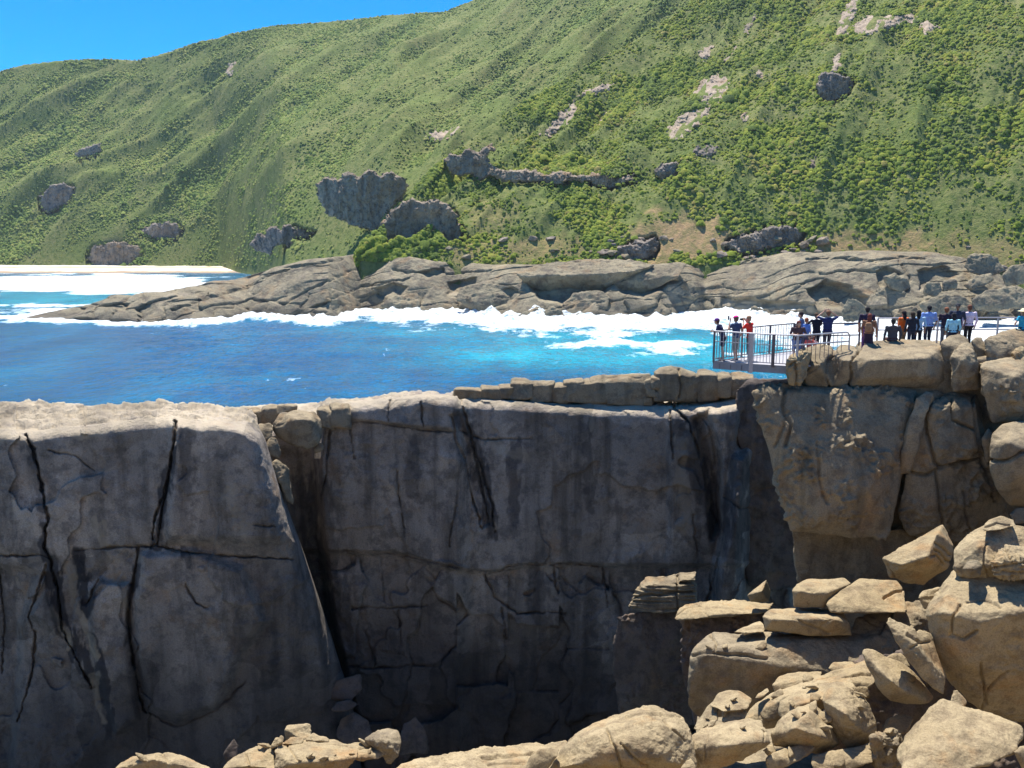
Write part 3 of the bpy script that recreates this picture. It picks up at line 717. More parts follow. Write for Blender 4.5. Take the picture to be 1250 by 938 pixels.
for dp, sf, pts in [(13, 4, [(640, 340), (700, 335), (762, 341), (745, 352), (738, 360), (690, 373), (655, 365)]), (8, 4, [(748, 346), (800, 338), (832, 342), (812, 352), (785, 364), (760, 358)]), (5, 3, [(545, 346), (582, 338), (584, 350), (560, 362), (546, 360)]), (4, 3, [(508, 332), (540, 326), (542, 334), (520, 342)]),
                    (9, 5, [(985, 352), (1010, 342), (1040, 350), (1062, 362), (1060, 382), (1000, 380)]), (4, 3, [(1068, 330), (1085, 325), (1102, 335), (1096, 356), (1075, 352)]), (4, 3, [(880, 362), (930, 366), (1000, 372), (1004, 388), (880, 386)]), (3, 2, [(862, 322), (880, 317), (926, 318), (924, 324), (885, 328)]),
                    (4, 4, [(455, 352), (480, 345), (500, 350), (490, 362), (462, 366)]), (3, 3, [(380, 376), (400, 366), (420, 370), (410, 384)]), (5, 5, [(1120, 330), (1150, 322), (1172, 335), (1168, 352), (1125, 354)]), (4, 3, [(590, 360), (625, 350), (640, 358), (620, 372), (600, 374)])]:
    Ph[:, 1] += dp * sst(poly_sd(hxw, hyw, pts), -1, sf)
wet = np.clip(1 - Ph[:, 2] / (4.5 + 3 * fbm(Ph / 12, 3)), 0, 1)
pale = sst(poly_sd(hx, hy + 3 * fbm(Ph / 6, 3), [(880, 362), (930, 366), (990, 372), (1000, 384), (930, 384), (880, 378)]), -4, 6) * 0.8 + sst(fbm(Ph / 11 + 3, 4), 0.25, 0.7) * sst(Ph[:, 2], 2, 10) * (1 - sst(Ph[:, 2], 12, 22)) * 0.5
me = mesh_np("headland", Ph, grid_faces(len(tv), len(pxs)), attrs={"stain_shade": wet * 0.75, "pale": pale})
tag(link("headland", me, M_GREY), kind="structure")
# slabs and boulders lying on the headland
HB = dict(mat=M_GREY, sm=2, amp=0.5, frq=0.25, rough=0.35, cat="boulder")
def hb(label, dY, pts, th=12, **k):
    cx = sum(p[0] for p in pts) / len(pts)
    kw = dict(HB); kw.update(k)
    Yb = float(Yw(np.array(cx)))
    return rock(label, Yb + dY, pts, th=th, vox=kw.pop("vox", 0.5), **kw)
hb("long smooth overhanging granite slab with a deep shaded front, middle of the headland", 20, [(628, 334, 2), (660, 322, 14), (715, 316, 20), (770, 316, 20), (800, 324, 12), (770, 332, 0), (745, 348, 2), (738, 356, 6), (690, 362, 8), (650, 352, 6), (636, 338, 0), (700, 336, -2)], name="granite_slab", cat="rock slab")
hb("tilted granite slab with a dark shaded face right of the long overhanging slab", 16, [(742, 346, 0), (752, 334, 4), (790, 324, 12), (840, 322, 14), (830, 338, 2), (800, 352, 2), (776, 363, 6), (750, 358, 4)], name="granite_slab", cat="rock slab")
hb("tawny rounded hump under the tilted slab at the foam line", 6, [(685, 372, 0), (700, 358, 4), (730, 354, 7), (746, 362, 4), (742, 376, 0), (715, 390, -1), (690, 389, -1)])
hb("broad wrinkled granite hump meeting the foam below the tilted slab", 6, [(724, 378, 0), (748, 368, 5), (800, 368, 7), (822, 378, 2), (815, 392, -1), (760, 394, -2), (722, 392, -1)])
hb("dark slab sloping down to the foam beside the white splash", 8, [(560, 352, 6), (600, 340, 12), (632, 336, 12), (648, 356, 4), (640, 372, 0), (612, 388, -2), (580, 384, -1), (556, 366, 0)])
hb("fractured angular hump of granite rising out of the foam", 4, [(465, 372, 0), (478, 362, 4), (510, 358, 7), (514, 372, 1), (510, 386, -1), (470, 390, -1)])
hb("low angular rock beside the fractured hump at the foam", 3, [(516, 374, 0), (528, 368, 3), (560, 366, 5), (562, 380, 1), (545, 388, -1), (518, 388, -1)])
hb("dark rounded rock in the middle of the white splash", -6, [(662, 380, 0), (672, 374, 2), (684, 378, 1), (692, 390, -1), (668, 390, -1)], th=6, vox=0.4)
hb("small wedge of rock left of the white splash", -5, [(624, 390, 0), (640, 380, 2), (660, 374, 4), (660, 379, 2), (646, 390, 0)], th=5, vox=0.4)
hb("tawny boulder half way up the big granite back", 14, [(1078, 338, 0), (1092, 334, 2), (1108, 340, 1), (1112, 352, 0), (1100, 358, -1), (1084, 350, -1)], th=7, vox=0.4)
hb("dark rounded knob of rock beside the tawny boulder", 10, [(1066, 366, 0), (1072, 353, 3), (1090, 349, 4), (1106, 358, 1), (1096, 372, 0), (1074, 374, -1)], th=8, vox=0.4)
hb("pointed grey shard standing behind the visitors on the lookout", -20, [(1026, 382, 0), (1034, 364, 2), (1046, 366, 2), (1062, 380, 1), (1058, 392, -1), (1030, 392, -1)], th=6, vox=0.35, name="rock_shard")
hb("domed brown boulder behind the right end of the granite back", 22, [(1176, 326, 0), (1182, 312, 3), (1200, 309, 4), (1218, 314, 3), (1228, 330, 1), (1210, 338, -1), (1186, 334, -1)], th=9, vox=0.4)
hb("flat sloping boulder below the domed brown one", 8, [(1176, 348, 0), (1192, 336, 3), (1210, 334, 3), (1214, 342, 0), (1200, 350, -1), (1182, 354, -1)], th=7, vox=0.4)
hb("pale boulder cut by the right edge of the view across the water", 8, [(1222, 338, 0), (1232, 326, 2), (1250, 322, 3), (1268, 330, 1), (1266, 346, 0), (1228, 350, -1)], th=8, vox=0.4)
hb("small round dark boulder among the stones above the lookout fence", 0, [(1127, 350, 0), (1134, 344, 2), (1146, 345, 2), (1150, 356, 0), (1142, 364, -1), (1128, 360, -1)], th=5, vox=0.35)
hb("squat dark stone right of the small round boulder", 2, [(1150, 346, 0), (1158, 340, 2), (1168, 342, 1), (1168, 352, 0), (1152, 356, -1)], th=5, vox=0.35)
hb("wide flat brown rock above the fence on the right", -14, [(1184, 366, 0), (1200, 356, 3), (1240, 350, 5), (1262, 356, 3), (1262, 374, 0), (1220, 380, -1), (1190, 378, -1)], th=8, vox=0.4)
hb("low grey rock just over the heads of the visitors", -16, [(1120, 372, 0), (1140, 362, 3), (1170, 360, 3), (1190, 370, 1), (1184, 384, -1), (1130, 386, -1)], th=7, vox=0.4)
hb("grey rock at the foam line behind the platform", -6, [(912, 384, 0), (920, 374, 2), (938, 378, 2), (946, 390, 0), (916, 392, -1)], th=5, vox=0.35)
hb("long low block at the foot of the pale stained face", -2, [(938, 386, 0), (944, 379, 2), (990, 378, 2), (998, 390, 0), (944, 392, -1)], th=5, vox=0.35)
hb("stone wedged in the pile behind the lookout visitors", -10, [(1090, 388, 0), (1098, 376, 2), (1118, 374, 2), (1124, 390, 0), (1100, 396, -1)], th=6, vox=0.35)

# ================================================================== SETTING: the cliff across the chasm
def groove(x, y, lst, warp=1.8, sc=13.0):
    w = np.stack([x / sc, y / sc, 0 * x], 1)
    xx = x + warp * fbm(w, 5, .6); yy = y + warp * fbm(w + 40, 5, .6)
    o = np.zeros(len(x))
    q = 0.5 + 0.6 * fbm(np.stack([x / 30, y / 30, 0 * x + 5], 1), 3)
    for wd, dp, *pts in lst:
        d, t = pl_dist(xx, yy, pts)
        we = wd * np.clip(0.22 + 0.5 * q, 0.2, 0.9) * np.clip(1.25 - t * 0.6, 0, 1)
        o = np.maximum(o, dp * np.clip(1.1 - d / we, 0, 1) ** 0.8 * np.clip(0.3 + q, 0, 1.1))
    return o
def stains(x, y, lst, warp=8.0):
    w = np.stack([x / 26, y / 40, 0 * x], 1)
    xx = x + warp * fbm(w, 4); yy = y + warp * fbm(w + 70, 4)
    f = 0.62 + 0.8 * fbm(np.stack([x / 7, y / 22, 0 * x + 3], 1), 4)
    o = np.zeros(len(x))
    for wd, s, *pts in lst:
        d, t = pl_dist(xx, yy, pts)
        o = np.maximum(o, s * sst(np.clip(1 - d / wd, 0, 1) * np.clip(f + 0.35, 0, 1.4), 0.22, 0.6))
    return np.clip(o, 0, 1)
def wall_mesh(name, L, Rr, edge, sky_, ybot, base, cracks, dark, nx, ny, ntop, back_dep, mat, round_r=0.0, round_px=26, ex=None, pale=()):
    """rock wall: rows run from far behind the top, over the flat top and down the front face"""
    s = np.linspace(0, 1, nx)
    tops = np.linspace(0, 1, ntop)
    v = np.linspace(0, 1, ny) 
    rows = []
    def xcol(y): return L + s * (Rr(y) - L) if callable(Rr) else L + s * (Rr - L)
    Ys, Xs, T = [], [], []
    x0 = None
    yl = []
    for k in range(ny):
        xs_ = L + s * ((Rr(sky_(L) * 0 + 500 + (ybot - 500) * v[k]) if callable(Rr) else Rr) - L)
        e = edge(xs_)
        y = e + (ybot - e) * v[k]
        xs_ = L + s * ((Rr(y) if callable(Rr) else Rr) - L)
        Xs.append(xs_); Ys.append(y)
    FX, FY = np.array(Xs), np.array(Ys)
    x, y = FX.ravel(), FY.ravel()
    D = base(x, y)
    if callable(Rr):
        e = Rr(y) - x
        D = D + round_r * (1 - np.sqrt(np.clip(1 - np.clip(1 - e / round_px, 0, 1) ** 2, 0, 1)))
    e = np.tile(edge(FX[0]), ny)
    D = D + 0.9 * np.clip(1 - (y - e) / 16.0, 0, 1) ** 2          # rounded upper edge
    P0 = at(x, y, D)
    n = fbm(P0 / 3.5, 5, 0.52)
    n2, bdw = worley(np.stack([x / 95 + 0.25 * fbm(np.stack([x / 60, y / 60, 0 * x], 1), 3), y / 120 + 0.25 * fbm(np.stack([x / 60, y / 60, 0 * x + 9], 1), 3)], 1), 21)
    D = D + 0.16 * n2
    D = D - 0.18 * n - 0.14 * np.clip(ridged(P0 / 1.4 + 3, 4), -0.5, 1.5) * sst(fbm(P0 / 5 + 8, 3), 0.0, 0.5)
    D = D + groove(x, y, cracks)
    Pf = at(x, y, D).reshape(ny, nx, 3)
    # flat top
    TX = FX[0]; e0 = FY[0]; sk = sky_(TX)
    Df = D.reshape(ny, nx)[0]
    top = []
    for k in range(ntop, 0, -1):
        t = k / ntop
        yy = e0 + (sk - e0) * t
        pt = at(TX, yy, Df + back_dep * t)
        pt[:, 2] += (0.16 * fbm(pt / 0.9, 5, .6) + 0.14 * np.floor(2 * fbm(pt / np.array([3.2, 1.1, 2]) + 4, 3))) * (1 if t < 1 else 0.6) - 0.08 * np.abs(noise(pt / 2.2)) 
        top.append(pt)
    back = []
    bk = top[0]
    for dyy, dz in ((14, -30), (6, -16), (2.5, -5), (0.8, -0.8)):
        q_ = bk.copy(); q_[:, 1] += dyy; q_[:, 2] += dz; back.append(q_)
    G = np.concatenate([np.array(back), np.array(top), Pf], 0)
    # wrap the right-hand end away from the viewer
    if callable(Rr):
        last = G[:, -1:, :]; d = last - np.array([0, 0, CAMZ]); 
        w1 = last + d * 0.03; w2 = last + d * 0.22
        w1[:, :, 0] += 0.03; w2[:, :, 0] -= 0.2
        G = np.concatenate([G, w1, w2], 1)
    nr, nc = G.shape[:2]
    gx, gy = proj(G.reshape(-1, 3))
    stn_shade = stains(gx, gy, dark)
    stn_shade[: (ntop + 4) * nc] = 0
    pl = stains(gx, gy, pale) if pale else np.zeros(len(gx))
    Gf = G.reshape(-1, 3)
    ztp = np.tile(G[ntop + 4, :, 2], nr)
    pl = np.maximum(pl, sst(Gf[:, 2] - ztp + 0.35 * fbm(Gf / 1.5, 4), -0.55, -0.05) * 1.0)      # paler towards the upper rim
    deep_shade = 1 - sst(Gf[:, 2] + 3.5 * fbm(np.stack([Gf[:, 0] / 5, Gf[:, 1] / 5, Gf[:, 2] / 14], 1), 4), 8, 18)   # chasm shade painted into the colour, deepening towards the foot
    stn_shade = np.maximum(stn_shade, deep_shade * 0.85)
    wq_ = lambda s_: fbm(np.stack([gx / 50, gy / 50, 0 * gx + s_], 1), 3)
    slabv, _ = worley(np.stack([gx / 105 + 0.22 * wq_(0), gy / 135 + 0.22 * wq_(9)], 1), 21)
    slabv = np.clip(0.35 * slabv + 0.3 * fbm(np.stack([gx / 38, gy / 60, 0 * gx + 30], 1), 4), -.5, .5)
    me = mesh_np(name, G.reshape(-1, 3), grid_faces(nr, nc)[:, ::-1], attrs={"stain_shade": stn_shade, "pale": pl, "slab": slabv})
    return tag(link(name, me, mat), kind="structure")
li = lambda pts: (lambda x: np.interp(x, [p[0] for p in pts], [p[1] for p in pts]))
# left buttress, nearer than the rest of the wall
RxL = lambda y: np.interp(y, [488, 494, 505, 520, 540, 575, 610, 680, 770, 860, 960], [284, 296, 306, 316, 325, 336, 347, 372, 402, 430, 444])
def baseL(x, y):
    D = 44 + 0.4 * sst(x, 60, 260)
    D = D + 1.0 * sst(y, 660, 690) * 0.35                                     # lower tier set back under the bedding joint
    D = D - 0.9 * (1 - sst(x, 205, 235 + 0 * y)) * sst(x, 150, 205) * (1 - sst(y, 640, 670)) * 0.5
    D = D + 0.7 * sst(x, 55, 30) * 0 
    # leaning block in the lower middle
    sd = poly_sd(x, y, [(168, 672), (240, 668), (300, 690), (330, 760), (300, 800), (268, 870), (215, 885), (178, 872), (160, 800), (157, 730)])
    D = D - 0.75 * sst(sd, -2, 14)
    sd = poly_sd(x, y, [(106, 720), (120, 706), (158, 712), (158, 800), (172, 880), (140, 900), (110, 800)])
    D = D - 0.45 * sst(sd, -2, 8)
    sd = poly_sd(x, y, [(34, 752), (56, 716), (70, 760), (72, 780)]); D = D - 0.4 * sst(sd, -1, 6)
    sd = poly_sd(x, y, [(-80, 690), (30, 690), (50, 700), (30, 760), (25, 860), (15, 960), (-80, 960)]); D = D + 0.5 * sst(sd, -2, 10)
    D = D - 0.5 * sst(poly_sd(x, y, [(205, 515), (250, 505), (320, 530), (345, 600), (362, 665), (200, 664), (200, 620), (208, 560)]), -4, 12)
    D = D + 0.02 * np.clip(x - 330, 0, 100)
    return D
cracksL = [(4.5, 0.8, (32, 532), (40, 548), (50, 590), (58, 630), (54, 668), (62, 686), (70, 720), (76, 770), (92, 800), (112, 840)),
           (4.5, 0.75, (214, 515), (211, 545), (205, 590), (198, 625), (192, 665)), (3.5, 0.6, (205, 590), (190, 630), (186, 660)),
           (3.2, 0.55, (-80, 676), (0, 678), (50, 678), (62, 684)), (3.2, 0.5, (90, 672), (130, 669), (168, 667), (192, 667), (230, 675), (300, 680), (358, 683)),
           (4.5, 0.8, (170, 668), (163, 712), (156, 752), (162, 800), (170, 850), (178, 870)),
           (3, 0.4, (56, 690), (46, 725), (34, 752), (44, 775)), (3, 0.45, (44, 770), (40, 820), (22, 880)), (3, 0.4, (120, 708), (106, 740)),
           (2.4, 0.25, (60, 550), (90, 556), (116, 575)), (2.4, 0.3, (310, 641), (335, 643)), (2.5, 0.3, (226, 712), (238, 735), (252, 742)), (3, 0.22, (178, 868), (215, 888), (262, 868), (300, 832)), (3, 0.4, (0, 700), (6, 760), (2, 820))]
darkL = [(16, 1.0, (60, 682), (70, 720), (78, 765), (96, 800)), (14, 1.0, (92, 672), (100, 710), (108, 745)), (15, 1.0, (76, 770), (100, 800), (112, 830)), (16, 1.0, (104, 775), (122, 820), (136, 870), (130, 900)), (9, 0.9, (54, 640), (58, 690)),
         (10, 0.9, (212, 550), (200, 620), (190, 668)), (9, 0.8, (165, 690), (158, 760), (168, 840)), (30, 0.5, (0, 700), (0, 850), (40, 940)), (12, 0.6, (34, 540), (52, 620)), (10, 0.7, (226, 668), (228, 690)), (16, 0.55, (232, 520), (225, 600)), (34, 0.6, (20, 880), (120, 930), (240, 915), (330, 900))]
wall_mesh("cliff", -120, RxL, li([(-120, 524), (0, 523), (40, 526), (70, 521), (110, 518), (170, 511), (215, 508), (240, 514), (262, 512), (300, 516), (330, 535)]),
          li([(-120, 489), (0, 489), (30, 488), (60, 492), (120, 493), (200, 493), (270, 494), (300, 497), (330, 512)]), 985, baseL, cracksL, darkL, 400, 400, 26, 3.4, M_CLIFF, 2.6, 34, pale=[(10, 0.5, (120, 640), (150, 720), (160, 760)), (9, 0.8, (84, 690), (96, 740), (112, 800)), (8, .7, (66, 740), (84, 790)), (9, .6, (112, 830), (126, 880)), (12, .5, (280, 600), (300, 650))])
# back wall
def baseM(x, y):
    D = 51.5 - 0.9 * (1 - sst(x, 556, 580))
    edge_l = np.interp(y, [480, 560, 640, 760, 900], [398, 388, 392, 408, 440])
    D = D + 3.0 * (1 - sst(x - edge_l, -10, 6))
    # set-back below the ledge line
    yl = np.interp(x, [380, 480, 560, 600, 640, 700, 760, 820, 900], [672, 676, 696, 698, 690, 688, 690, 690, 690])
    D = D + 0.8 * sst(y - yl, -3, 5)
    low = sst(y - yl, 0, 20)
    c, bd = worley(np.stack([x / 62 + 0.2 * fbm(np.stack([x / 40, y / 40, 0 * x], 1), 2), y / 78 + 0.35 * np.floor(x / 62)], 1), 9)
    D = D + low * (0.55 * c + 0.22 * (1 - sst(bd, 0, 0.05)) * sst(fbm(np.stack([x / 50, y / 50, 0 * x + 2], 1), 3), -0.2, 0.3))
    # slabs between the slanting cracks
    D = D + 0.5 * sst(poly_sd(x, y, [(551, 506), (562, 502), (574, 540), (590, 580), (600, 640), (590, 645), (576, 600)]), -2, 5)
    D = D - 0.5 * sst(poly_sd(x, y, [(400, 490), (425, 486), (560, 478), (563, 500), (560, 528), (500, 523), (426, 514), (405, 512)]), -3, 6)
    # right end: pillars and dark clefts
    D = D - 0.5 * sst(x, 812, 822) * (1 - sst(x, 866, 876)) * (1 - sst(y, 660, 700))
    D = D + 2.6 * sst(poly_sd(x, y, [(845, 512), (866, 500), (880, 560), (880, 640), (868, 660), (862, 580)]), -4, 6) * 0.5
    D = D - 1.0 * sst(poly_sd(x, y, [(850, 500), (905, 492), (915, 500), (905, 540), (896, 640), (884, 690), (870, 600), (858, 540)]), -3, 10)
    D = D + 2.5 * sst(x, 896, 922) 
    D = D - 3.0 * sst(poly_sd(x, y, [(894, 560), (906, 538), (926, 535), (940, 545), (960, 640), (985, 760), (985, 960), (850, 960), (868, 700), (884, 640)]), -4, 16)
    return D
cracksM = [(3.6, 0.7, (562, 486), (570, 515), (578, 545), (588, 570), (600, 612), (604, 650)), (3.4, 0.6, (551, 508), (556, 535), (568, 565), (574, 600), (588, 645)), (3, 0.5, (579, 548), (590, 600), (598, 640)),
           (2.8, 0.45, (400, 512), (426, 514), (462, 516), (500, 523), (560, 528), (590, 536), (650, 536)), (3, 0.5, (426, 490), (427, 515), (432, 560)), (2.4, 0.4, (475, 488), (474, 514)), (2.2, 0.35, (484, 574), (488, 610), (494, 655)),
           (3, 0.5, (404, 495), (400, 560), (392, 612)), (2.6, 0.4, (514, 492), (516, 520)), (2.5, 0.35, (560, 600), (552, 640), (548, 668)),
           (3.2, 0.5, (420, 672), (480, 675), (560, 694), (600, 698), (630, 690), (700, 688), (730, 692)), (3, 0.5, (592, 700), (604, 730), (630, 748), (690, 748)), (2.6, 0.4, (612, 742), (618, 780)), (2.6, 0.4, (676, 690), (678, 716)), (3, 0.4, (736, 692), (742, 740)),
           (3, 0.45, (430, 742), (480, 742), (520, 740)), (2.6, 0.4, (486, 745), (492, 800)), (2.8, 0.4, (446, 770), (458, 812)), (2.6, 0.35, (464, 680), (470, 740)), (2.8, 0.4, (400, 812), (460, 816), (520, 812)),
           (3.4, 0.7, (822, 498), (840, 515), (856, 560), (868, 620), (880, 650)), (3, 0.5, (818, 500), (822, 560)), (2.6, 0.35, (846, 628), (852, 690)), (3.5, 0.7, (884, 640), (876, 690), (862, 740)), (2.8, 0.4, (884, 605), (900, 620), (950, 618))]
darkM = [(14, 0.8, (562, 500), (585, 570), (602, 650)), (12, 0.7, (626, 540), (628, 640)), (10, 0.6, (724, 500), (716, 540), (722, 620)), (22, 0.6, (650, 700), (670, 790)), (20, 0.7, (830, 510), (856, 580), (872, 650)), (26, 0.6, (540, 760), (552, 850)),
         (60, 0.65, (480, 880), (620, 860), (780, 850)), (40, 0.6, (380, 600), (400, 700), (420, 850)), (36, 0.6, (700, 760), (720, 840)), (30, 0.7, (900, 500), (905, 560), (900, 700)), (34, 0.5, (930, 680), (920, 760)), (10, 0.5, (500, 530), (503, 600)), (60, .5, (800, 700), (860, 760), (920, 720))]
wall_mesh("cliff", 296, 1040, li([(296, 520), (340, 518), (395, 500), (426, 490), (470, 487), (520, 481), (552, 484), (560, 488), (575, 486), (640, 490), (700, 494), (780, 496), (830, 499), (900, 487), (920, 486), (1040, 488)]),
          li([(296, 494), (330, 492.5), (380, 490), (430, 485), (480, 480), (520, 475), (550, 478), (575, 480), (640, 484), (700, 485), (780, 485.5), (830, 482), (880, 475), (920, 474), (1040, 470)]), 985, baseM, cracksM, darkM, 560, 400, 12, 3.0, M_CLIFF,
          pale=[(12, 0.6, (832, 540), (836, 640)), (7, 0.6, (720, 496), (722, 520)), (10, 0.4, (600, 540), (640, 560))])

# ledge the camera side of the chasm stands on, and the floor in front of the right-hand rocks
gx_ = np.linspace(-45, 45, 260); gy_ = np.concatenate([np.linspace(-12, 18, 50), np.linspace(18.2, 40, 150)])
GX, GY = np.meshgrid(gx_, gy_); GX = GX.ravel(); GY = GY.ravel()
lim = np.interp(GX, [-45, -12, -6, 0, 4.2, 6.4, 7.2, 45], [24.2, 24.4, 24.4, 24.4, 24.4, 24.8, 33.0, 33.5])     # where the ledge breaks off
nz = fbm(np.stack([GX / 4, GY / 4, 0 * GX], 1), 5)
zg = np.interp(GY, [-12, 2, 8, 15, 20, 24, 27, 34], [33.2, 33.2, 28.5, 22.0, 19.3, 19.3, 17.0, 17.0]) + 0.35 * nz
drop = np.clip((GY - lim) / 0.9 + 0.3 * nz, 0, 1)
zg = zg * (1 - drop) + (-1.5 + 1.2 * nz) * drop
me = mesh_np("rock_ground", np.stack([GX, GY, zg], 1), grid_faces(len(gy_), len(gx_)))
tag(link("rock_ground", me, M_BLOCK), kind="structure")
# end wall that closes the chasm to the right and carries the lookout
rock(None, 33.2, [[(1046, 438, 0.6), (1330, 438, 0.6), (1046, 419, 5.6), (1330, 419, 5.6), (1046, 700, 1.6), (1330, 700, 1.6)], [(974, 453, 1.4), (1050, 453, 1.2), (974, 434, 6), (1050, 434, 6), (985, 700, 1.6), (1060, 700, 1.6)]], th=7, name="rock_shelf", mat=M_BLOCK, vox=0.12, amp=0.12, kind="structure", shrink=1.0)

# ================================================================== BOULDERS
RIM = dict(mat=M_BLOCK, th=1.6, amp=0.06, frq=1.1, sm=2, soft=1.0, vox=0.065, shrink=0.9, rough=0.03, group="blocks along the cliff rim")
def rim(label, x0, y0, x1, y1, cut=(0.15, 0.3), Y=52.4, **k):
    e_ = 0.04 * (x1 - x0); x0 -= e_; x1 += e_; y1 += 3.5
    w, h_ = x1 - x0, y1 - y0
    pts = [(x0 + w * cut[0], y0 + 0.5, 0.9), (x0 + 0.5 * w, y0, 1.1), (x1 - w * cut[1] * 0.5, y0 + 1.0, 0.9), (x0 + w * 0.03, y0 + h_ * 0.22, 0.0), (x1 - w * 0.03, y0 + h_ * 0.2, 0.0), (x0 + w * 0.02, y0 + h_ * .08, .6), (x1 - w * .02, y0 + h_ * .08, .6), (x0, y1 - 1, 0.1), (x1, y1 - 1, 0.1), (x0 + w * 0.08, y1, -0.1), (x1 - w * 0.08, y1, -0.1)]
    pts = [(x + rnd.uniform(-.09, .09) * w, y + rnd.uniform(-.10, .08) * h_, d + rnd.uniform(-.15, .15)) for x, y, d in pts]
    kw = dict(RIM); kw.update(k)
    return rock(label, Y, pts, name="rim_block", cat="rock block", **kw)
rim("low flat rim block just right of the slanting cliff cracks", 556, 473, 590, 486)
rim("pale crumbling rim block next to the low flat one", 586, 471, 613, 485)
rim("small dark rim block where the row of taller blocks starts", 610, 470, 628, 484)
rim("pale pointed rim block with a tilted top", 624, 463, 650, 487, (0.3, 0.6))
rim("brown rim block sloping down to the right, fourth of the tall row", 646, 465, 675, 488, (0.1, 0.9))
rim("short square rim block beside a narrow cleft", 674, 468, 692, 488)
rim("leaning rim block with a sloping left shoulder", 686, 461, 711, 489, (0.5, 0.2))
rim("narrow upright rim block wedged between two wider ones", 709, 463, 724, 490)
rim("tall shaded rim block touching the widest one", 719, 459, 742, 490)
rim("widest rim block with a chipped right corner", 738, 456, 794, 491, (0.25, 0.5), cracks=())
rim("big rounded rim block with a vertical crack, right of the rubble gap", 803, 450, 853, 487, cracks=[(2, 0.25, (828, 452), (832, 470), (830, 486))])
rim("square rim block left of the platform shadow", 850, 453, 876, 485)
rim("rim block half under the platform corner", 873, 456, 894, 483)
rim("last rim block in the dark below the platform", 890, 457, 918, 481)
for k, (a_, b_, c_, d_) in enumerate([(786, 461, 797, 473), (795, 458, 805, 472), (788, 472, 800, 482), (797, 476, 806, 488), (784, 482, 796, 491)]):
    rim("fist shaped rubble stone lying in the gap between the two largest rim blocks", a_, b_, c_, d_, group="rubble in the rim gap", vox=0.06)
for lb, a_, b_, c_, d_ in [("small cube of rock at the back of the notch, left one of two", 303, 499, 322, 519), ("small upright block in the notch beside a cube of rock", 320, 495, 340, 515), ("flat stone on the notch skyline behind the big notch boulder", 338, 493, 362, 503), ("little dark stone on the left lip of the notch", 287, 498, 305, 512),
                           ("squat rim stone right of the big notch boulder", 389, 497, 408, 520), ("pale rim stone touching the cracked wall slab", 404, 493, 427, 520)]:
    rim(lb, a_, b_, c_, d_, Y=49.8, group="stones in the notch")
NB = dict(mat=M_BLOCK, amp=0.08, frq=1.2, sm=3, vox=0.075)
rock("big rounded boulder wedged in the notch between the two cliffs", 48.6, [(333, 518, 0), (342, 505, 0.6), (362, 500, 1.0), (384, 502, 1), (392, 512, .8), (395, 534, .6), (388, 544, 0), (374, 550, -.3), (346, 540, -.3), (334, 530, -.2), (362, 512, -.6), (380, 512, -.4)], th=2.0, **NB)
rock("tan boulder under the left shoulder of the big notch boulder", 47.6, [(311, 526, 0), (316, 517, .5), (330, 516, .6), (334, 524, .3), (331, 538, 0), (318, 540, -.2)], th=1.5, **NB)
rock("pear shaped stone hanging in the notch below the tan boulder", 46.8, [(324, 545, 0), (330, 533, .3), (338, 535, .3), (345, 556, .2), (340, 562, 0), (328, 556, -.2)], th=1.2, **NB)
rock("thin sunlit spur of rock dropping into the notch", 46.2, [(330, 566, 0), (338, 560, .4), (350, 568, .5), (354, 590, .3), (359, 618, .3), (350, 612, 0), (342, 590, -.2)], th=1.4, rough=0.05, **NB)
rock("pale small stone stuck beside the big notch boulder", 49.2, [(381, 548, 0), (388, 540, .3), (394, 542, .3), (394, 550, .1), (384, 555, 0)], th=0.6, **NB)

BG = dict(mat=M_BLOCK, sm=4, amp=0.10, frq=0.9)
# the big stack on the right
rock("huge square block with a crusty pitted face below the lookout", 32.2, [(920, 478, .6), (935, 470, 1.4), (1106, 472, 1.5), (1120, 477, 1.4), (932, 480, .95), (1020, 486, .8), (1114, 486, .95), (924, 505, .6), (1108, 515, .6), (1097, 545, 0.4), (1090, 580, .2), (1089, 615, 0), (1090, 640, -.1), (1085, 655, -.1), (1040, 657, -.2), (965, 649, -.1), (958, 620, 0), (940, 560, .25), (1000, 560, -.5), (1060, 600, -.75), (1000, 632, -.85)],
     th=3.6, name="cliff_block", cat="rock block", mat=M_BLOCK, sm=3, amp=0.06, frq=1.1, rough=0.15, vox=0.045, cracks=[(3, .22, (958, 478), (956, 495), (965, 520), (958, 545)), (2.5, .15, (963, 505), (945, 545)), (2.5, 0.15, (996, 540), (1003, 600), (1010, 615))])
rock("recessed brown rock base under the huge square block", 33.8, [(964, 646, 0), (1100, 646, 0), (1118, 655, 0), (1122, 712, 0.2), (1040, 716, 0), (972, 712, 0)], th=3, name="cliff_block", cat="rock block", **BG, vox=0.06)
rock("narrow upright rib squeezed between two large blocks of the stack", 32.4, [(1116, 484, .2), (1130, 477, .6), (1142, 480, .5), (1134, 500, 0), (1122, 530, -.1), (1110, 578, 0), (1098, 582, 0.1), (1098, 560, 0), (1106, 530, -.1)], th=1.6, name="rock_rib", cat="rock rib", **BG)
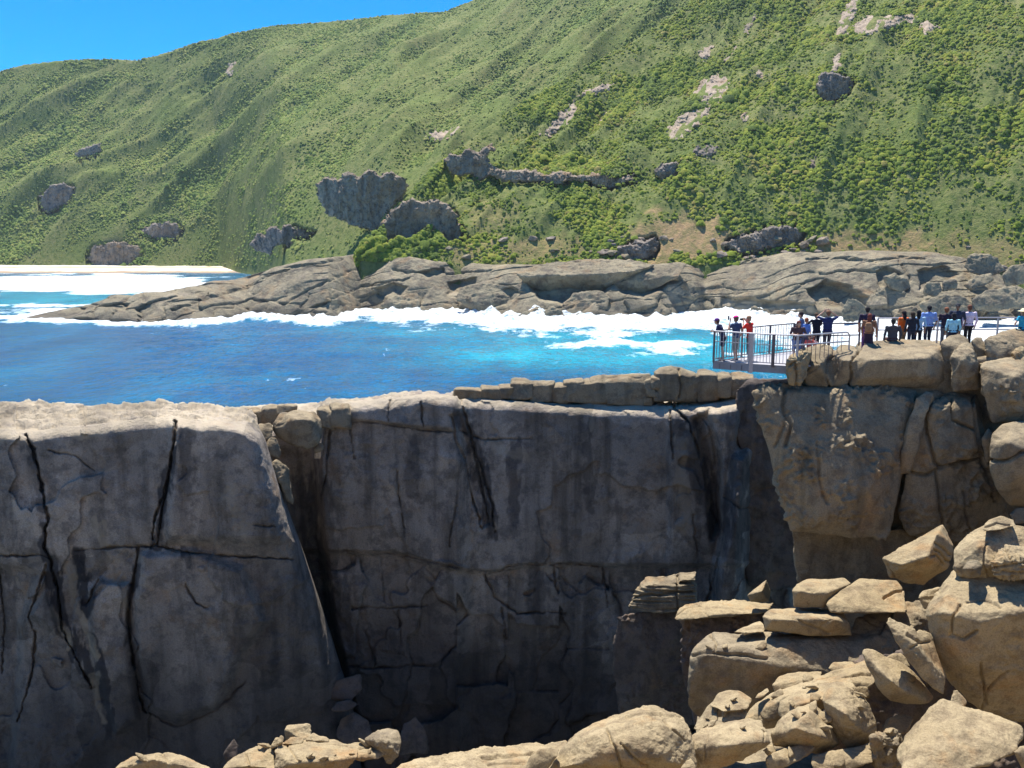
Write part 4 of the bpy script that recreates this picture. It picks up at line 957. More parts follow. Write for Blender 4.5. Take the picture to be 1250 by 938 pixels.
rock("tall jointed block split by curving cracks, right of the huge square block", 32.8, [[(1126, 490, .7), (1135, 479, 1.2), (1165, 473, 1.6), (1192, 478, 1.4), (1202, 520, .5), (1210, 560, .4), (1140, 500, 0), (1190, 495, .1), (1150, 540, -.35), (1188, 545, -.3), (1106, 572, .1), (1110, 580, 0), (1148, 574, -.3), (1205, 552, 0)],
     [(1104, 576, .1), (1150, 570, -.25), (1205, 552, .1), (1220, 590, .2), (1236, 640, .3), (1225, 662, .4), (1110, 655, .3), (1098, 625, .1), (1150, 620, -.4), (1195, 610, -.3)]], th=3.0, name="cliff_block", cat="rock block", mat=M_BLOCK, sm=2, amp=0.08, frq=1.0, rough=0.12, vox=0.045,
     cracks=[(2.6, .3, (1130, 500), (1128, 512), (1135, 545), (1142, 565), (1150, 572)), (2.8, .35, (1104, 577), (1130, 580), (1150, 572), (1195, 557), (1206, 548)), (2.6, .3, (1188, 480), (1192, 520), (1196, 550), (1204, 580), (1215, 612)), (2.2, .22, (1143, 577), (1150, 640)), (2.2, .2, (1175, 600), (1185, 648)), (2.4, .25, (1131, 494), (1150, 482), (1160, 488), (1164, 512), (1190, 524))])
rock("long rounded capstone with two cracks lying in front of the platform rail", 33.4, [[(976, 440, .5), (984, 425, 1.2), (1000, 420, 1.6), (1016, 422, 1.5), (980, 462, .1), (985, 472, .2), (1016, 472, .1), (1010, 435, .3), (1000, 446, -.25)], [(1013, 430, .6), (1026, 420, 1.6), (1045, 422, 1.4), (1018, 472, .2), (1048, 472, .1), (1030, 440, -.2), (1046, 440, -.1)],
     [(1040, 432, .5), (1060, 418, 1.6), (1100, 414, 2.0), (1135, 415, 1.8), (1152, 424, 1.0), (1157, 445, .6), (1154, 466, .5), (1140, 473, .3), (1040, 473, .1), (1036, 455, .1), (1060, 440, -.4), (1130, 438, -.3), (1135, 460, -.25), (1050, 462, -.3)]], th=1.8, name="capstone", cat="boulder", mat=M_BLOCK, sm=5, amp=0.05, frq=0.9, vox=0.04, shrink=0.9,
     cracks=[(2.0, .16, (1022, 420), (1012, 440), (1010, 456), (1012, 472)), (2.0, .22, (1055, 418), (1046, 432), (1038, 446), (1036, 472))])
rock("cluster of small cracked stone at the left end of the long capstone", 32.6, [(961, 440, .2), (966, 433, .6), (984, 424, 1.0), (992, 428, .8), (978, 440, 0), (978, 472, .1), (963, 470, .2)], th=1.2, mat=M_WARM, amp=.06, frq=2, rough=.06, sm=2, vox=.035, cracks=[(1.6, .16, (963, 446), (975, 440), (982, 436)), (1.6, .16, (970, 445), (972, 470))])
ST = dict(mat=M_BLOCK, amp=.06, frq=1.1, sm=4, vox=.04)
rock("rounded grey lump behind the right end of the long capstone", 33.9, [(1147, 418, .2), (1158, 409, .9), (1172, 407, 1.1), (1184, 414, .8), (1180, 430, 0), (1168, 446, -.1), (1152, 444, 0)], th=1.6, **ST)
rock("pitted upright block between the capstone and the brown split block", 33.3, [(1162, 436, .2), (1170, 422, .7), (1182, 418, .9), (1188, 424, .6), (1192, 450, 0), (1197, 476, .1), (1164, 478, 0), (1160, 462, 0), (1176, 440, -.3)], th=1.6, rough=.09, **ST)
rock("brown split block with a flat shaded face, left half", 34.2, [(1185, 416, .2), (1190, 411, .5), (1199, 410, .5), (1204, 430, 0), (1207, 446, 0), (1192, 446, 0)], th=1.3, **ST)
rock("brown split block with a flat shaded face, wider right half", 34.0, [(1201, 414, .1), (1206, 409, .6), (1226, 408, .8), (1234, 418, .3), (1240, 436, 0), (1230, 443, -.1), (1208, 446, 0), (1203, 428, -.1)], th=1.5, **ST)
rock("low domed rock topping the stack near the right edge", 35.2, [(1212, 414, .1), (1222, 404, .8), (1240, 401, 1), (1256, 405, .8), (1262, 424, 0), (1236, 428, -.1), (1216, 424, -.1)], th=1.8, **ST)
rock("small knobbly stone between the domed rock and the pitted boulder", 33.4, [(1236, 432, 0), (1244, 426, .4), (1258, 424, .5), (1262, 444, 0), (1244, 446, -.1)], th=.9, mat=M_WARM, amp=.06, frq=2, sm=2, vox=.035, rough=.08)
rock("large pitted boulder cut by the right edge below the lookout", 32.4, [(1196, 448, .3), (1204, 442, .9), (1240, 436, 1.5), (1290, 430, 1.6), (1290, 505, .2), (1260, 514, .1), (1212, 516, 0), (1204, 500, 0), (1198, 475, -.1), (1240, 460, -.5), (1235, 490, -.55)], th=3, rough=.16, mat=M_BLOCK, amp=.07, frq=1.1, sm=3, vox=.045)
rock("smooth rounded boulder with a sagging crack at the right edge", 30.2, [(1207, 545, .2), (1210, 528, .7), (1224, 516, 1.1), (1250, 513, 1.3), (1290, 515, 1.3), (1290, 612, .3), (1250, 621, .2), (1232, 618, .1), (1216, 600, 0), (1208, 575, 0), (1230, 540, -.5), (1235, 590, -.5), (1270, 560, -.6)], th=2.8, mat=M_BLOCK, amp=.05, frq=.9, sm=6, vox=.042, cracks=[(2.4, .3, (1207, 560), (1222, 563), (1236, 561), (1246, 553), (1262, 550))])
rock("dark blue grey stone tucked under the smooth rounded boulder", 29.6, [(1232, 628, .2), (1240, 621, .5), (1256, 620, .6), (1260, 640, 0), (1238, 642, 0)], th=.8, **ST)
rock("knobbly stone hidden between the split cracks and the smooth boulder", 32.2, [(1200, 535, 0), (1206, 522, .3), (1212, 530, .2), (1210, 560, 0), (1204, 566, 0)], th=.8, **ST)

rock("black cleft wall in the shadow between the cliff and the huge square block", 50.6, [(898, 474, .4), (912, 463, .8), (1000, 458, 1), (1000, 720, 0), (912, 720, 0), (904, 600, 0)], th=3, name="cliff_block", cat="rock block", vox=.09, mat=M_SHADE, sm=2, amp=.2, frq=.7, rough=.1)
# slabs and shelves at the foot of the stack
rock("deep brown rock wall in shadow behind the balanced angular boulder", 34.2, [(1095, 640, 0), (1300, 640, 0), (1310, 840, 0), (1000, 840, 0), (1000, 735, 0), (1180, 700, -.4)], th=2.5, name="cliff_block", cat="rock block", vox=.07, mat=M_BLOCK, sm=3, amp=.2, frq=.8)
rock(None, 27.0, [(1275, 640, .5), (1340, 560, 1), (1700, 560, 1), (1700, 1000, -2), (1275, 1000, -2), (1285, 800, 0)], th=5, name="rock_ground", vox=.1, mat=M_BLOCK, sm=3, amp=.3, frq=.6, rough=.1, kind="structure")
rock("dark rock bank filling the gap below the leaf shaped slab", 26.4, [(1000, 850, 0), (1060, 800, .6), (1180, 780, .8), (1300, 780, .8), (1300, 960, -1), (1000, 960, -1)], th=2.5, name="rock_bank", cat="rock bank", vox=.06, mat=M_SHADE, sm=2, amp=.15, frq=1.2, rough=.1)
FG = dict(mat=M_WARM, amp=.05, frq=1.1, sm=3)
rock("angular boulder with a split rough end balanced on a flat slab", 27.2, [(1077, 682, 0), (1086, 678, .5), (1115, 662, 1.2), (1151, 640, 1.2), (1165, 666, .5), (1164, 680, .2), (1156, 694, 0), (1126, 714, 0), (1109, 712, 0), (1086, 704, 0), (1131, 680, -.9), (1100, 690, -.7), (1144, 652, -.1)], th=1.4, rough=.03, sm=2, mat=M_WARM, amp=.03, frq=1.5, vox=.034, shrink=.7,
     cracks=[(1.6, .12, (1134, 680), (1142, 678), (1152, 690)), (1.6, .12, (1140, 672), (1150, 676), (1158, 688)), (1.4, .1, (1142, 664), (1152, 668), (1160, 678)), (1.5, .08, (1084, 690), (1092, 706))])
rock("thick blunt slab end with a shaded front under the huge block", 28.2, [(966, 720, .2), (972, 712, .8), (985, 707, 1.4), (1030, 705, 1.4), (1040, 712, 1.0), (968, 741, .1), (1005, 743, .1), (1010, 724, .1), (975, 722, .0)], th=1.6, name="rock_slab", cat="rock slab", vox=.036, **FG)
rock("sloping sunlit slab right of the blunt slab end", 28.0, [(1008, 738, 0), (1024, 720, .8), (1050, 707, 1.5), (1095, 709, 1.5), (1105, 722, 1.0), (1108, 748, 0), (1060, 750, -.1), (1014, 748, -.2)], th=1.8, name="rock_slab", cat="rock slab", vox=.036, cracks=[(1.8, .12, (1080, 730), (1092, 722), (1102, 720))], **FG)
rock("long rounded ledge block with a shaded front above the wide dark slab", 27.6, [(930, 752, .2), (940, 744, .9), (980, 742, 1.2), (1028, 745, 1.1), (1038, 760, .3), (1042, 778, .2), (1000, 776, 0), (932, 770, 0), (945, 756, -.1), (1020, 756, -.1)], th=1.8, name="rock_slab", cat="rock slab", vox=.036, cracks=[(1.6, .1, (968, 754), (990, 764), (1012, 774))], **FG)
rock("small flat stone poking out left of the long ledge block", 27.8, [(895, 772, 0), (906, 765, .5), (928, 758, .9), (934, 762, .5), (934, 772, 0), (910, 775, -.1)], th=.8, name="flat_stone", cat="stone", vox=.034, **FG)
rock("wide dark slab with a lit rounded left end and a deep shaded front", 27.0, [(843, 800, .3), (850, 784, .8), (866, 773, 1.5), (935, 772, 1.8), (1060, 772, 1.8), (1100, 776, 1.2), (1110, 830, 0.2), (1050, 850, 0), (940, 866, 0), (852, 880, .1), (838, 862, .1), (842, 830, 0), (860, 800, -.1), (880, 790, .1), (930, 796, .05), (960, 815, -.3)], th=2.6, name="rock_slab", cat="rock slab", mat=M_BLOCK, sm=4, amp=.08, frq=1.1, vox=.038,
     cracks=[(1.8, .18, (868, 772), (874, 786), (872, 796)), (2.4, .14, (846, 800), (866, 796), (900, 800), (936, 805))])
rock("dark jointed wall of rock behind the pointed slabs", 28.0, [(1030, 778, .5), (1050, 752, 1.2), (1110, 744, 1.6), (1150, 726, 1.6), (1160, 800, .4), (1140, 850, 0), (1040, 850, 0), (1034, 810, -.1), (1080, 790, -.3)], th=2, name="rock_slab", cat="rock slab", mat=M_BLOCK, sm=2, amp=.1, frq=1.3, rough=.08, vox=.04, cracks=[(2, .2, (1036, 772), (1060, 776), (1075, 800)), (2, .2, (1090, 745), (1070, 780), (1066, 820)), (1.8, .15, (1046, 800), (1100, 796))])
rock("little layered stones beside the big leaning boulder", 25.4, [(1120, 730, 0), (1126, 722, .3), (1148, 716, .5), (1146, 740, 0), (1128, 745, -.1)], th=.7, layers=.08, vox=.03, **FG)
# ledges standing in the chasm, left of the slabs
rock("layered ledge of thin beds lit along the top, standing in the dark chasm", 43.0, [(766, 742, .3), (774, 720, .7), (788, 704, 1.4), (850, 696, 1.6), (852, 745, .2), (800, 750, 0), (790, 715, .5), (848, 706, .7)], th=1.8, name="rock_ledge", cat="rock ledge", mat=M_BLOCK, sm=1, amp=.06, frq=1.2, layers=.30, vox=.042, cracks=[(2.2, .25, (768, 730), (800, 726), (850, 722)), (2, .25, (800, 712), (850, 710)), (2.2, .2, (826, 700), (828, 745))])
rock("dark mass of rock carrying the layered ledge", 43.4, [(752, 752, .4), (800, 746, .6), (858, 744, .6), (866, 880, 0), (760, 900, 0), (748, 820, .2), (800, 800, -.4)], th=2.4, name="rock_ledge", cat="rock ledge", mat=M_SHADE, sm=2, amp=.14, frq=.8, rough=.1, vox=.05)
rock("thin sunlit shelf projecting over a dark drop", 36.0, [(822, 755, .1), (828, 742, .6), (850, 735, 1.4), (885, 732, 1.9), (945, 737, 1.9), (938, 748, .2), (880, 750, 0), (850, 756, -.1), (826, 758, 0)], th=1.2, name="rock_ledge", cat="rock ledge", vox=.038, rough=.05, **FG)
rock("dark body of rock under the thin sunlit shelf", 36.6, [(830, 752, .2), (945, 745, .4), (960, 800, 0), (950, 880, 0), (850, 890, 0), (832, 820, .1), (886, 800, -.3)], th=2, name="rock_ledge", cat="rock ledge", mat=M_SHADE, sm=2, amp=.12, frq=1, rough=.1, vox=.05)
rock("pale triangular stone standing alone on the thin shelf", 36.2, [(912, 727, 0), (936, 707, .4), (941, 722, .5), (939, 735, .3), (916, 735, 0), (930, 722, -.4)], th=.6, amp=.02, frq=2, sm=2, vox=.03)

# big leaning boulder at the right edge
rock("big leaning boulder overhanging the pile at the right edge", 23.5, [(1129, 752, .2), (1132, 738, .5), (1163, 697, 1.0), (1180, 690, 1.2), (1262, 665, 1.6), (1310, 660, 1.6), (1310, 890, .4), (1262, 882, .2), (1200, 872, .1), (1176, 850, 0), (1152, 826, 0), (1138, 790, 0), (1150, 748, -.5), (1200, 760, -.9), (1262, 745, -1.0), (1180, 810, -.7), (1250, 830, -.7)], th=2.4, rough=.05, mat=M_WARM, sm=4, amp=.06, frq=1.2, vox=.03,
     cracks=[(2.2, .12, (1172, 738), (1162, 760), (1160, 778), (1176, 782), (1192, 772)), (1.8, .08, (1180, 735), (1200, 732), (1222, 740)), (2.2, .12, (1196, 810), (1204, 860)), (2, .1, (1232, 820), (1208, 840), (1196, 870))])
rock("sunlit rock hump capping the big leaning boulder", 24.1, [(1162, 694, .1), (1166, 672, .5), (1180, 652, .9), (1206, 640, 1.1), (1240, 640, 1.1), (1290, 650, 1), (1290, 700, .1), (1220, 706, -.1), (1172, 704, 0), (1195, 668, 0), (1210, 690, -.3)], th=1.4, mat=M_WARM, sm=3, amp=.05, frq=1.6, rough=.03, vox=.028, cracks=[(1.8, .1, (1205, 665), (1200, 690), (1206, 704))])
rock("flat cracked lump at the very top of the sunlit hump", 24.4, [(1198, 646, 0), (1204, 636, .4), (1222, 629, .6), (1238, 634, .5), (1242, 642, .2), (1224, 647, 0), (1202, 649, -.1)], th=.7, vox=.024, cracks=[(1.4, .08, (1200, 643), (1216, 638), (1234, 641))], **FG)
rock("stack of knobbly orange stone on the shoulder of the leaning boulder", 23.4, [(1210, 688, 0), (1216, 674, .3), (1240, 667, .5), (1280, 664, .6), (1280, 706, 0), (1240, 708, -.1), (1212, 704, 0), (1240, 685, -.25)], th=.8, mat=M_WARM, sm=2, amp=.07, frq=2.4, rough=.07, vox=.024, cracks=[(1.6, .1, (1210, 694), (1240, 690), (1262, 684)), (1.6, .1, (1228, 672), (1236, 690)), (1.6, .09, (1212, 700), (1262, 699))])
rock("small smooth grey stone nestled under the sunlit hump", 23.5, [(1174, 694, .1), (1180, 685, .3), (1194, 683, .3), (1200, 690, .2), (1198, 704, 0), (1184, 706, 0), (1187, 694, -.15)], th=.5, mat=M_GREY, sm=5, amp=.02, frq=2, vox=.022)

# the pile in the lower right corner
PL = dict(mat=M_WARM, amp=.045, frq=1.5, sm=4)
def c4(pts): return [(940 + .248 * p[0], 760 + .248 * p[1]) + tuple(p[2:]) for p in pts]
def c3(pts): return [(640 + .248 * p[0], 760 + .248 * p[1]) + tuple(p[2:]) for p in pts]
def c5(pts): return [(100 + .336 * p[0], 860 + .336 * p[1]) + tuple(p[2:]) for p in pts]
rock("leaf shaped slab leaning with its smooth shaded side forward", 22.9, c4([(452, 145, .5), (465, 130, .7), (500, 134, .7), (640, 195, .6), (740, 270, .4), (800, 370, .2), (780, 395, 0), (660, 405, 0), (590, 385, 0), (520, 310, .1), (470, 210, .3), (600, 290, -.45), (680, 350, -.35)]), th=.7, name="leaning_slab", cat="rock slab", vox=.028, **PL)
rock("upright slab with a step in its top leaning on the big boulder", 22.5, [[(1081, 760, .6), (1085, 753, .8), (1115, 768, .8), (1100, 795, .2), (1128, 832, 0), (1152, 849, 0), (1154, 828, .2), (1120, 790, .1)], [(1110, 785, .5), (1122, 767, .9), (1136, 773, .9), (1140, 800, .6), (1154, 828, .3), (1150, 845, .1), (1118, 800, .0)]], th=.8, name="leaning_slab", cat="rock slab", vox=.027, rough=.02, cracks=[(1.8, .12, (1108, 775), (1118, 782), (1124, 785), (1134, 783)), (1.5, .08, (1124, 784), (1112, 792))], **PL)
rock("light slab edge showing behind the leaf shaped slab", 25.0, c4([(560, 170, .1), (600, 155, .4), (650, 150, .5), (690, 220, .2), (640, 230, 0)]), th=.6, vox=.03, name="flat_stone", cat="stone", **PL)
rock("long smooth whaleback slab rising to the right through the pile", 24.4, [[(906, 880, .2), (915, 866, .5), (940, 846, .9), (1000, 826, 1.4), (1056, 806, 1.8), (1068, 812, 1.6), (1068, 834, .4), (1050, 850, .1), (1000, 850, 0), (950, 872, -.1), (940, 890, 0), (915, 890, 0), (960, 850, .0), (1020, 832, .2)]], th=1.4, name="rock_slab", cat="rock slab", vox=.03, cracks=[(2, .13, (958, 858), (1000, 836), (1040, 825), (1066, 822)), (1.6, .08, (980, 838), (1030, 818))], **PL)
rock("arched shoulder of rock over the cave like gap in the pile", 23.6, c4([(40, 460, .2), (50, 390, .4), (110, 350, .6), (260, 310, .9), (400, 280, 1.0), (430, 330, .5), (260, 380, .1), (160, 400, 0), (60, 480, 0)]), th=1.0, vox=.028, **PL)
rock("flat stone lying on the far side of the whaleback slab", 25.6, [(942, 836, .1), (948, 826, .5), (975, 820, .8), (1004, 820, .8), (1004, 828, .3), (960, 842, 0), (946, 846, 0)], th=.7, vox=.032, name="flat_stone", cat="stone", **PL)
rock("short rounded stone on the ridge behind the whaleback slab", 26.0, [(1010, 816, .1), (1016, 809, .4), (1042, 808, .5), (1046, 814, .2), (1020, 822, 0)], th=.6, vox=.032, name="flat_stone", cat="stone", **PL)
rock("egg shaped boulder with a chipped side in the middle of the pile", 22.4, c4([(255, 385, .2), (285, 325, .5), (380, 312, .7), (440, 350, .6), (490, 400, .4), (522, 500, .2), (520, 560, 0), (470, 600, 0), (380, 625, 0), (330, 560, 0), (280, 460, .1), (370, 450, -.55), (430, 520, -.45)]), th=1.1, vox=.025, rough=.05, **PL)
rock("small orange stone propped behind the egg shaped boulder", 23.2, c4([(400, 320, 0), (430, 305, .2), (480, 315, .3), (490, 370, .1), (450, 380, 0)]), th=.4, vox=.024, **PL)
rock("boulder with a rusty sunlit edge leaning on the egg shaped one", 22.2, c4([(5, 550, .2), (40, 485, .4), (130, 408, .7), (200, 396, .8), (250, 428, .7), (300, 500, .4), (350, 600, .2), (240, 650, 0), (100, 625, 0), (15, 605, .1), (185, 450, -.05), (240, 560, -.55), (120, 520, -.4)]), th=1.2, vox=.025, **PL)
rock("narrow pale rock wedge at the bottom below the rusty edged boulder", 21.6, c4([(-20, 672, 0), (60, 618, .3), (200, 588, .5), (222, 620, .3), (150, 680, 0), (60, 722, -.1), (-10, 722, -.1)]), th=.8, vox=.024, **PL)
rock("smooth pale log shaped rock at the bottom of the pile", 21.4, c4([(195, 690, 0), (205, 655, .2), (360, 636, .4), (500, 592, .6), (516, 640, .3), (510, 690, 0), (400, 725, -.1), (210, 725, -.1)]), th=.9, vox=.024, **PL)
rock("round orange boulder tucked under the leaf shaped slab", 22.6, c4([(545, 530, 0), (570, 480, .3), (630, 450, .5), (690, 450, .5), (715, 475, .3), (680, 545, 0), (600, 560, -.1)]), th=.7, vox=.024, mat=rock_mat("orange_granite", (0.42, 0.27, 0.12), (0.36, 0.22, 0.10), (0.26, 0.17, 0.09), och=.5, streak=.1), amp=.04, frq=1.6, sm=4)
rock("rough dark pitted stone beside the biggest boulder of the pile", 21.6, c4([(495, 560, 0), (520, 545, .3), (640, 540, .5), (660, 600, .2), (640, 725, 0), (540, 725, 0), (500, 640, 0)]), th=.7, vox=.024, rough=.10, mat=M_BLOCK, amp=.07, frq=2.4, sm=2)
rock("biggest boulder of the pile, pointed on top and blunt nosed to the right", 20.0, c4([(620, 655, .3), (660, 560, .6), (720, 490, .8), (845, 370, 1.2), (900, 385, 1.2), (1000, 435, 1.1), (1180, 488, .9), (1242, 515, .5), (1240, 560, .2), (1200, 640, -.3), (1080, 700, -.7), (940, 730, -.9), (640, 730, -.7), (800, 520, .45), (870, 470, .6), (1000, 500, .4), (1100, 560, .0), (900, 600, -.35), (720, 640, -.2)]), th=1.7, rough=.02, mat=M_WARM, amp=.05, frq=1.5, sm=3, vox=.025)
rock("pale wedge of rock in the bottom right corner", 19.4, c4([(1205, 640, 0), (1235, 612, .3), (1290, 600, .4), (1290, 725, 0), (1240, 725, 0)]), th=.6, vox=.024, **PL)
rock("broken splinter between the upright slab and the leaning boulder", 21.9, c4([(885, 395, 0), (895, 330, .3), (925, 325, .3), (975, 390, .1), (960, 415, 0), (900, 410, 0)]), th=.4, vox=.022, **PL)
rock("large grooved boulder bottom centre with an orange flank", 21.2, c3([(110, 730, .2), (190, 620, .5), (260, 540, .9), (360, 480, 1.2), (480, 452, 1.4), (560, 420, 1.6), (590, 415, 1.6), (640, 415, 1.6), (770, 462, 1.3), (820, 530, .8), (835, 600, .4), (855, 730, 0), (330, 560, .2), (480, 600, -.2), (600, 480, .5), (740, 520, .3), (650, 660, -.3), (250, 700, -.3)]), th=1.8, rough=.03, mat=M_WARM, amp=.05, frq=1.6, sm=3, vox=.025,
     cracks=[(2, .12, (742, 892), (752, 915), (760, 938)), (1.8, .12, (758, 908), (770, 925), (790, 938)), (1.8, .1, (764, 876), (800, 872), (830, 877)), (1.6, .08, (810, 880), (836, 905))])
rock("pale small rock at the left foot of the grooved boulder", 20.8, c3([(10, 725, 0), (30, 660, .2), (80, 622, .3), (180, 618, .4), (170, 660, .1), (110, 725, 0)]), th=.6, vox=.024, **PL)
rock("oblong boulder with a dark underside right of the grooved boulder", 21.6, c3([(790, 590, .2), (815, 560, .4), (870, 530, .7), (1000, 495, .9), (1100, 468, 1.0), (1170, 480, .8), (1205, 545, .3), (1210, 590, .1), (1080, 680, 0), (900, 722, 0), (850, 722, 0), (805, 640, 0), (900, 600, -.15), (960, 540, .1), (1050, 600, -.5)]), th=1.2, vox=.025, rough=.02, **PL)
rock("heap of rounded stones behind the oblong boulder", 23.6, [c3([(830, 530, 0), (845, 500, .2), (905, 410, .6), (960, 380, .7), (950, 480, 0), (860, 535, -.1)]), c3([(910, 410, .3), (960, 350, .8), (1000, 335, .9), (1060, 330, .9), (1125, 375, .6), (1100, 430, .1), (980, 440, -.1)]), c3([(970, 490, -.1), (980, 430, .3), (1040, 410, .4), (1100, 440, .2), (1080, 500, -.1)])], th=.9, vox=.026, **PL)
rock("little pointed stone on the edge of the whaleback slab", 24.6, c3([(1130, 375, 0), (1150, 345, .2), (1200, 318, .4), (1212, 340, .2), (1160, 380, 0)]), th=.4, vox=.026, **PL)
rock("grey rounded stone peeping out below the oblong boulder", 20.6, c3([(762, 725, 0), (790, 675, .2), (820, 658, .3), (845, 690, .1), (850, 725, 0)]), th=.5, vox=.024, **PL)
rock("small chipped stone between the oblong and the rusty edged boulder", 22.0, c3([(1180, 640, 0), (1190, 610, .2), (1225, 600, .3), (1240, 640, .1), (1200, 660, 0)]), th=.35, vox=.024, **PL)
# ledge along the bottom edge
BT = dict(mat=M_WARM, amp=.05, frq=1.4, sm=2, rough=.03, vox=.026)
rock("low rounded boulder at the bottom edge, far left of the sunlit ledge", 23.6, c5([(120, 236, .1), (140, 210, .4), (180, 188, .8), (280, 175, 1.2), (340, 182, 1.0), (385, 212, .5), (470, 225, .3), (470, 240, 0), (260, 200, .1)]), th=1.2, cracks=[(1.6, .08, (196, 920), (205, 930))], **BT)
rock("pale rock with a lumpy outline left of the flat topped block", 23.4, c5([(510, 236, .1), (530, 205, .4), (600, 170, .8), (650, 150, 1.0), (700, 160, .8), (705, 236, 0), (600, 225, -.1)]), th=1.2, cracks=[(1.5, .08, (300, 922), (306, 938))], **BT)
rock("large flat topped block with a dark front on the bottom ledge", 23.2, c5([(696, 168, .4), (720, 140, 1.2), (800, 130, 1.5), (910, 130, 1.5), (1005, 165, .6), (1000, 190, .2), (960, 236, .1), (780, 240, 0), (700, 240, 0), (760, 215, -.15), (910, 205, -.1)]), th=1.3, cracks=[(1.5, .08, (350, 905), (362, 932))], name="rock_block", **BT)
rock("broken rock right of the flat topped block", 23.6, c5([(960, 150, .5), (1040, 135, .9), (1100, 140, .9), (1112, 175, .3), (1080, 200, .1), (1010, 205, 0), (985, 190, 0)]), th=1.0, cracks=[(1.4, .08, (440, 912), (470, 908))], **BT)
rock("grey blunt stone standing right of the broken rock", 23.9, c5([(1026, 128, .3), (1060, 105, .5), (1110, 88, .8), (1150, 95, .7), (1162, 140, .3), (1155, 190, 0), (1118, 215, 0), (1100, 140, -.2)]), th=.9, mat=M_BLOCK, amp=.05, frq=1.6, sm=3, rough=.05, vox=.026)
rock("small pointed orange stone behind the flat topped block", 24.4, c5([(812, 132, 0), (840, 102, .3), (890, 122, .3), (900, 138, 0)]), th=.5, **BT)
rock("small upright stone between the lumpy rock and the flat topped block", 24.0, c5([(686, 160, 0), (705, 122, .2), (728, 118, .3), (730, 150, 0)]), th=.4, **BT)
rock("low pale stone just behind the flat topped block", 24.2, c5([(725, 145, 0), (760, 120, .3), (805, 128, .3), (800, 146, 0)]), th=.5, **BT)
rock("isolated dark block with a sunlit cap in the shadow behind the ledge", 25.6, c5([(735, 88, .1), (748, 76, .5), (800, 70, .7), (830, 74, .6), (832, 150, 0), (735, 150, 0)]), th=.8, **BT)
rock("wide flat slab with holes along the bottom edge, left of the grooved boulder", 22.0, [(478, 944, .1), (490, 932, .5), (505, 927, .9), (580, 916, 1.5), (650, 909, 2.0), (692, 906, 2.2), (700, 944, 0), (600, 946, -.2)], th=1.4, name="rock_slab", cat="rock slab", mat=M_WARM, amp=.05, frq=1.2, sm=2, rough=.05, vox=.026, cracks=[(2.2, .14, (588, 926), (640, 922), (655, 920)), (2.2, .14, (596, 934), (640, 931))])
# shaded blocks at the foot of the far wall
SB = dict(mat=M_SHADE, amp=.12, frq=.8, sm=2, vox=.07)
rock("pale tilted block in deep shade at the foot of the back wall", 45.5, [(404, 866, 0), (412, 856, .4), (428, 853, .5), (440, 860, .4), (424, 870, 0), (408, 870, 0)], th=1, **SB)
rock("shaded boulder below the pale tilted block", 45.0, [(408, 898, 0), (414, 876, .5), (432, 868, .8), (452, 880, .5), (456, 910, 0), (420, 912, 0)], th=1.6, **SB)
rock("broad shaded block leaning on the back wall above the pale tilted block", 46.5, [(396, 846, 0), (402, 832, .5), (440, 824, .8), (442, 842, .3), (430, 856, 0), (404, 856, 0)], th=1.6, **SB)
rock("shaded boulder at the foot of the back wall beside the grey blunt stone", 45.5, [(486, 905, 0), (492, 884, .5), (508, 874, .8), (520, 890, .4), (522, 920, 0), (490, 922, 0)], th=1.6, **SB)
rock("small dark pointed rock in the shade left of the lumpy rock", 34, [(272, 922, 0), (286, 900, .4), (292, 910, .3), (290, 930, 0), (276, 932, 0)], th=.8, mat=M_SHADE, amp=.05, frq=1, sm=2, vox=.05)

# loose blocks between the slope and the headland
rs = np.random.RandomState(8)
protos = [rock("dark angular scree block lying where the slope meets the headland rocks", 440, [(760 + 9 * math.cos(t) * rs.uniform(.6, 1.2), 308 + 6 * math.sin(t) * rs.uniform(.6, 1.2), rs.uniform(-2, 2)) for t in np.linspace(0, 6.28, 8)[:-1]], th=4, name="scree_block", cat="scree block", group="scree blocks above the headland", mat=(M_CRAGD, M_GREY, M_CRAG)[k], vox=.35, sm=1, amp=.25, frq=.4) for k in range(3)]
for k in range(46):
    px = rs.choice([rs.uniform(545, 760), rs.uniform(735, 830), rs.uniform(860, 1010), rs.uniform(1180, 1250)]); py = rs.uniform(284, 316) if px < 1100 else rs.uniform(300, 330)
    o = protos[k] if k < 3 else protos[k % 3].copy()
    if k >= 3: COL.objects.link(o)
    Yh_ = hill_Y(px, py); q_ = at(px, py, Yh_)
    o.location = (q_[0], q_[1] - 0.5, q_[2] - 0.9); s_ = rs.uniform(0.4, 1.0); o.scale = (s_, s_, s_ * rs.uniform(.7, 1.1)); o.rotation_euler = (rs.uniform(-.3, .3), rs.uniform(-.3, .3), rs.uniform(0, 6.3))

# chips of stone lying about on the pile
bpy.context.view_layer.update()
dg_ = bpy.context.evaluated_depsgraph_get()
chips = [rock("small stone chip lying on the boulders of the pile", 21.0, [(1000 + 7 * math.cos(t) * rs.uniform(.6, 1.3), 900 + 4.5 * math.sin(t) * rs.uniform(.6, 1.2), rs.uniform(-.12, .12)) for t in np.linspace(0, 6.28, 9)[:-1]], th=.14, name="stone_chip", cat="stone", group="stone chips on the pile", vox=.022, sm=1, amp=.012, frq=4, mat=M_WARM) for k in range(3)]
spots = []
while len(spots) < 44:
    px, py = rs.uniform(850, 1085), rs.uniform(790, 935)
    if len(spots) > 30: px, py = rs.uniform(150, 480), rs.uniform(905, 936)
    dvec = Vector(at(px, py, 1.0) - np.array([0, 0, CAMZ])).normalized()
    hit, loc, nrm, _, ob, _ = scene.ray_cast(dg_, Vector((0, 0, CAMZ)), dvec)
    if hit and loc.y < 29 and nrm.z > 0.55 and loc.z > 19.5: spots.append(loc.copy())
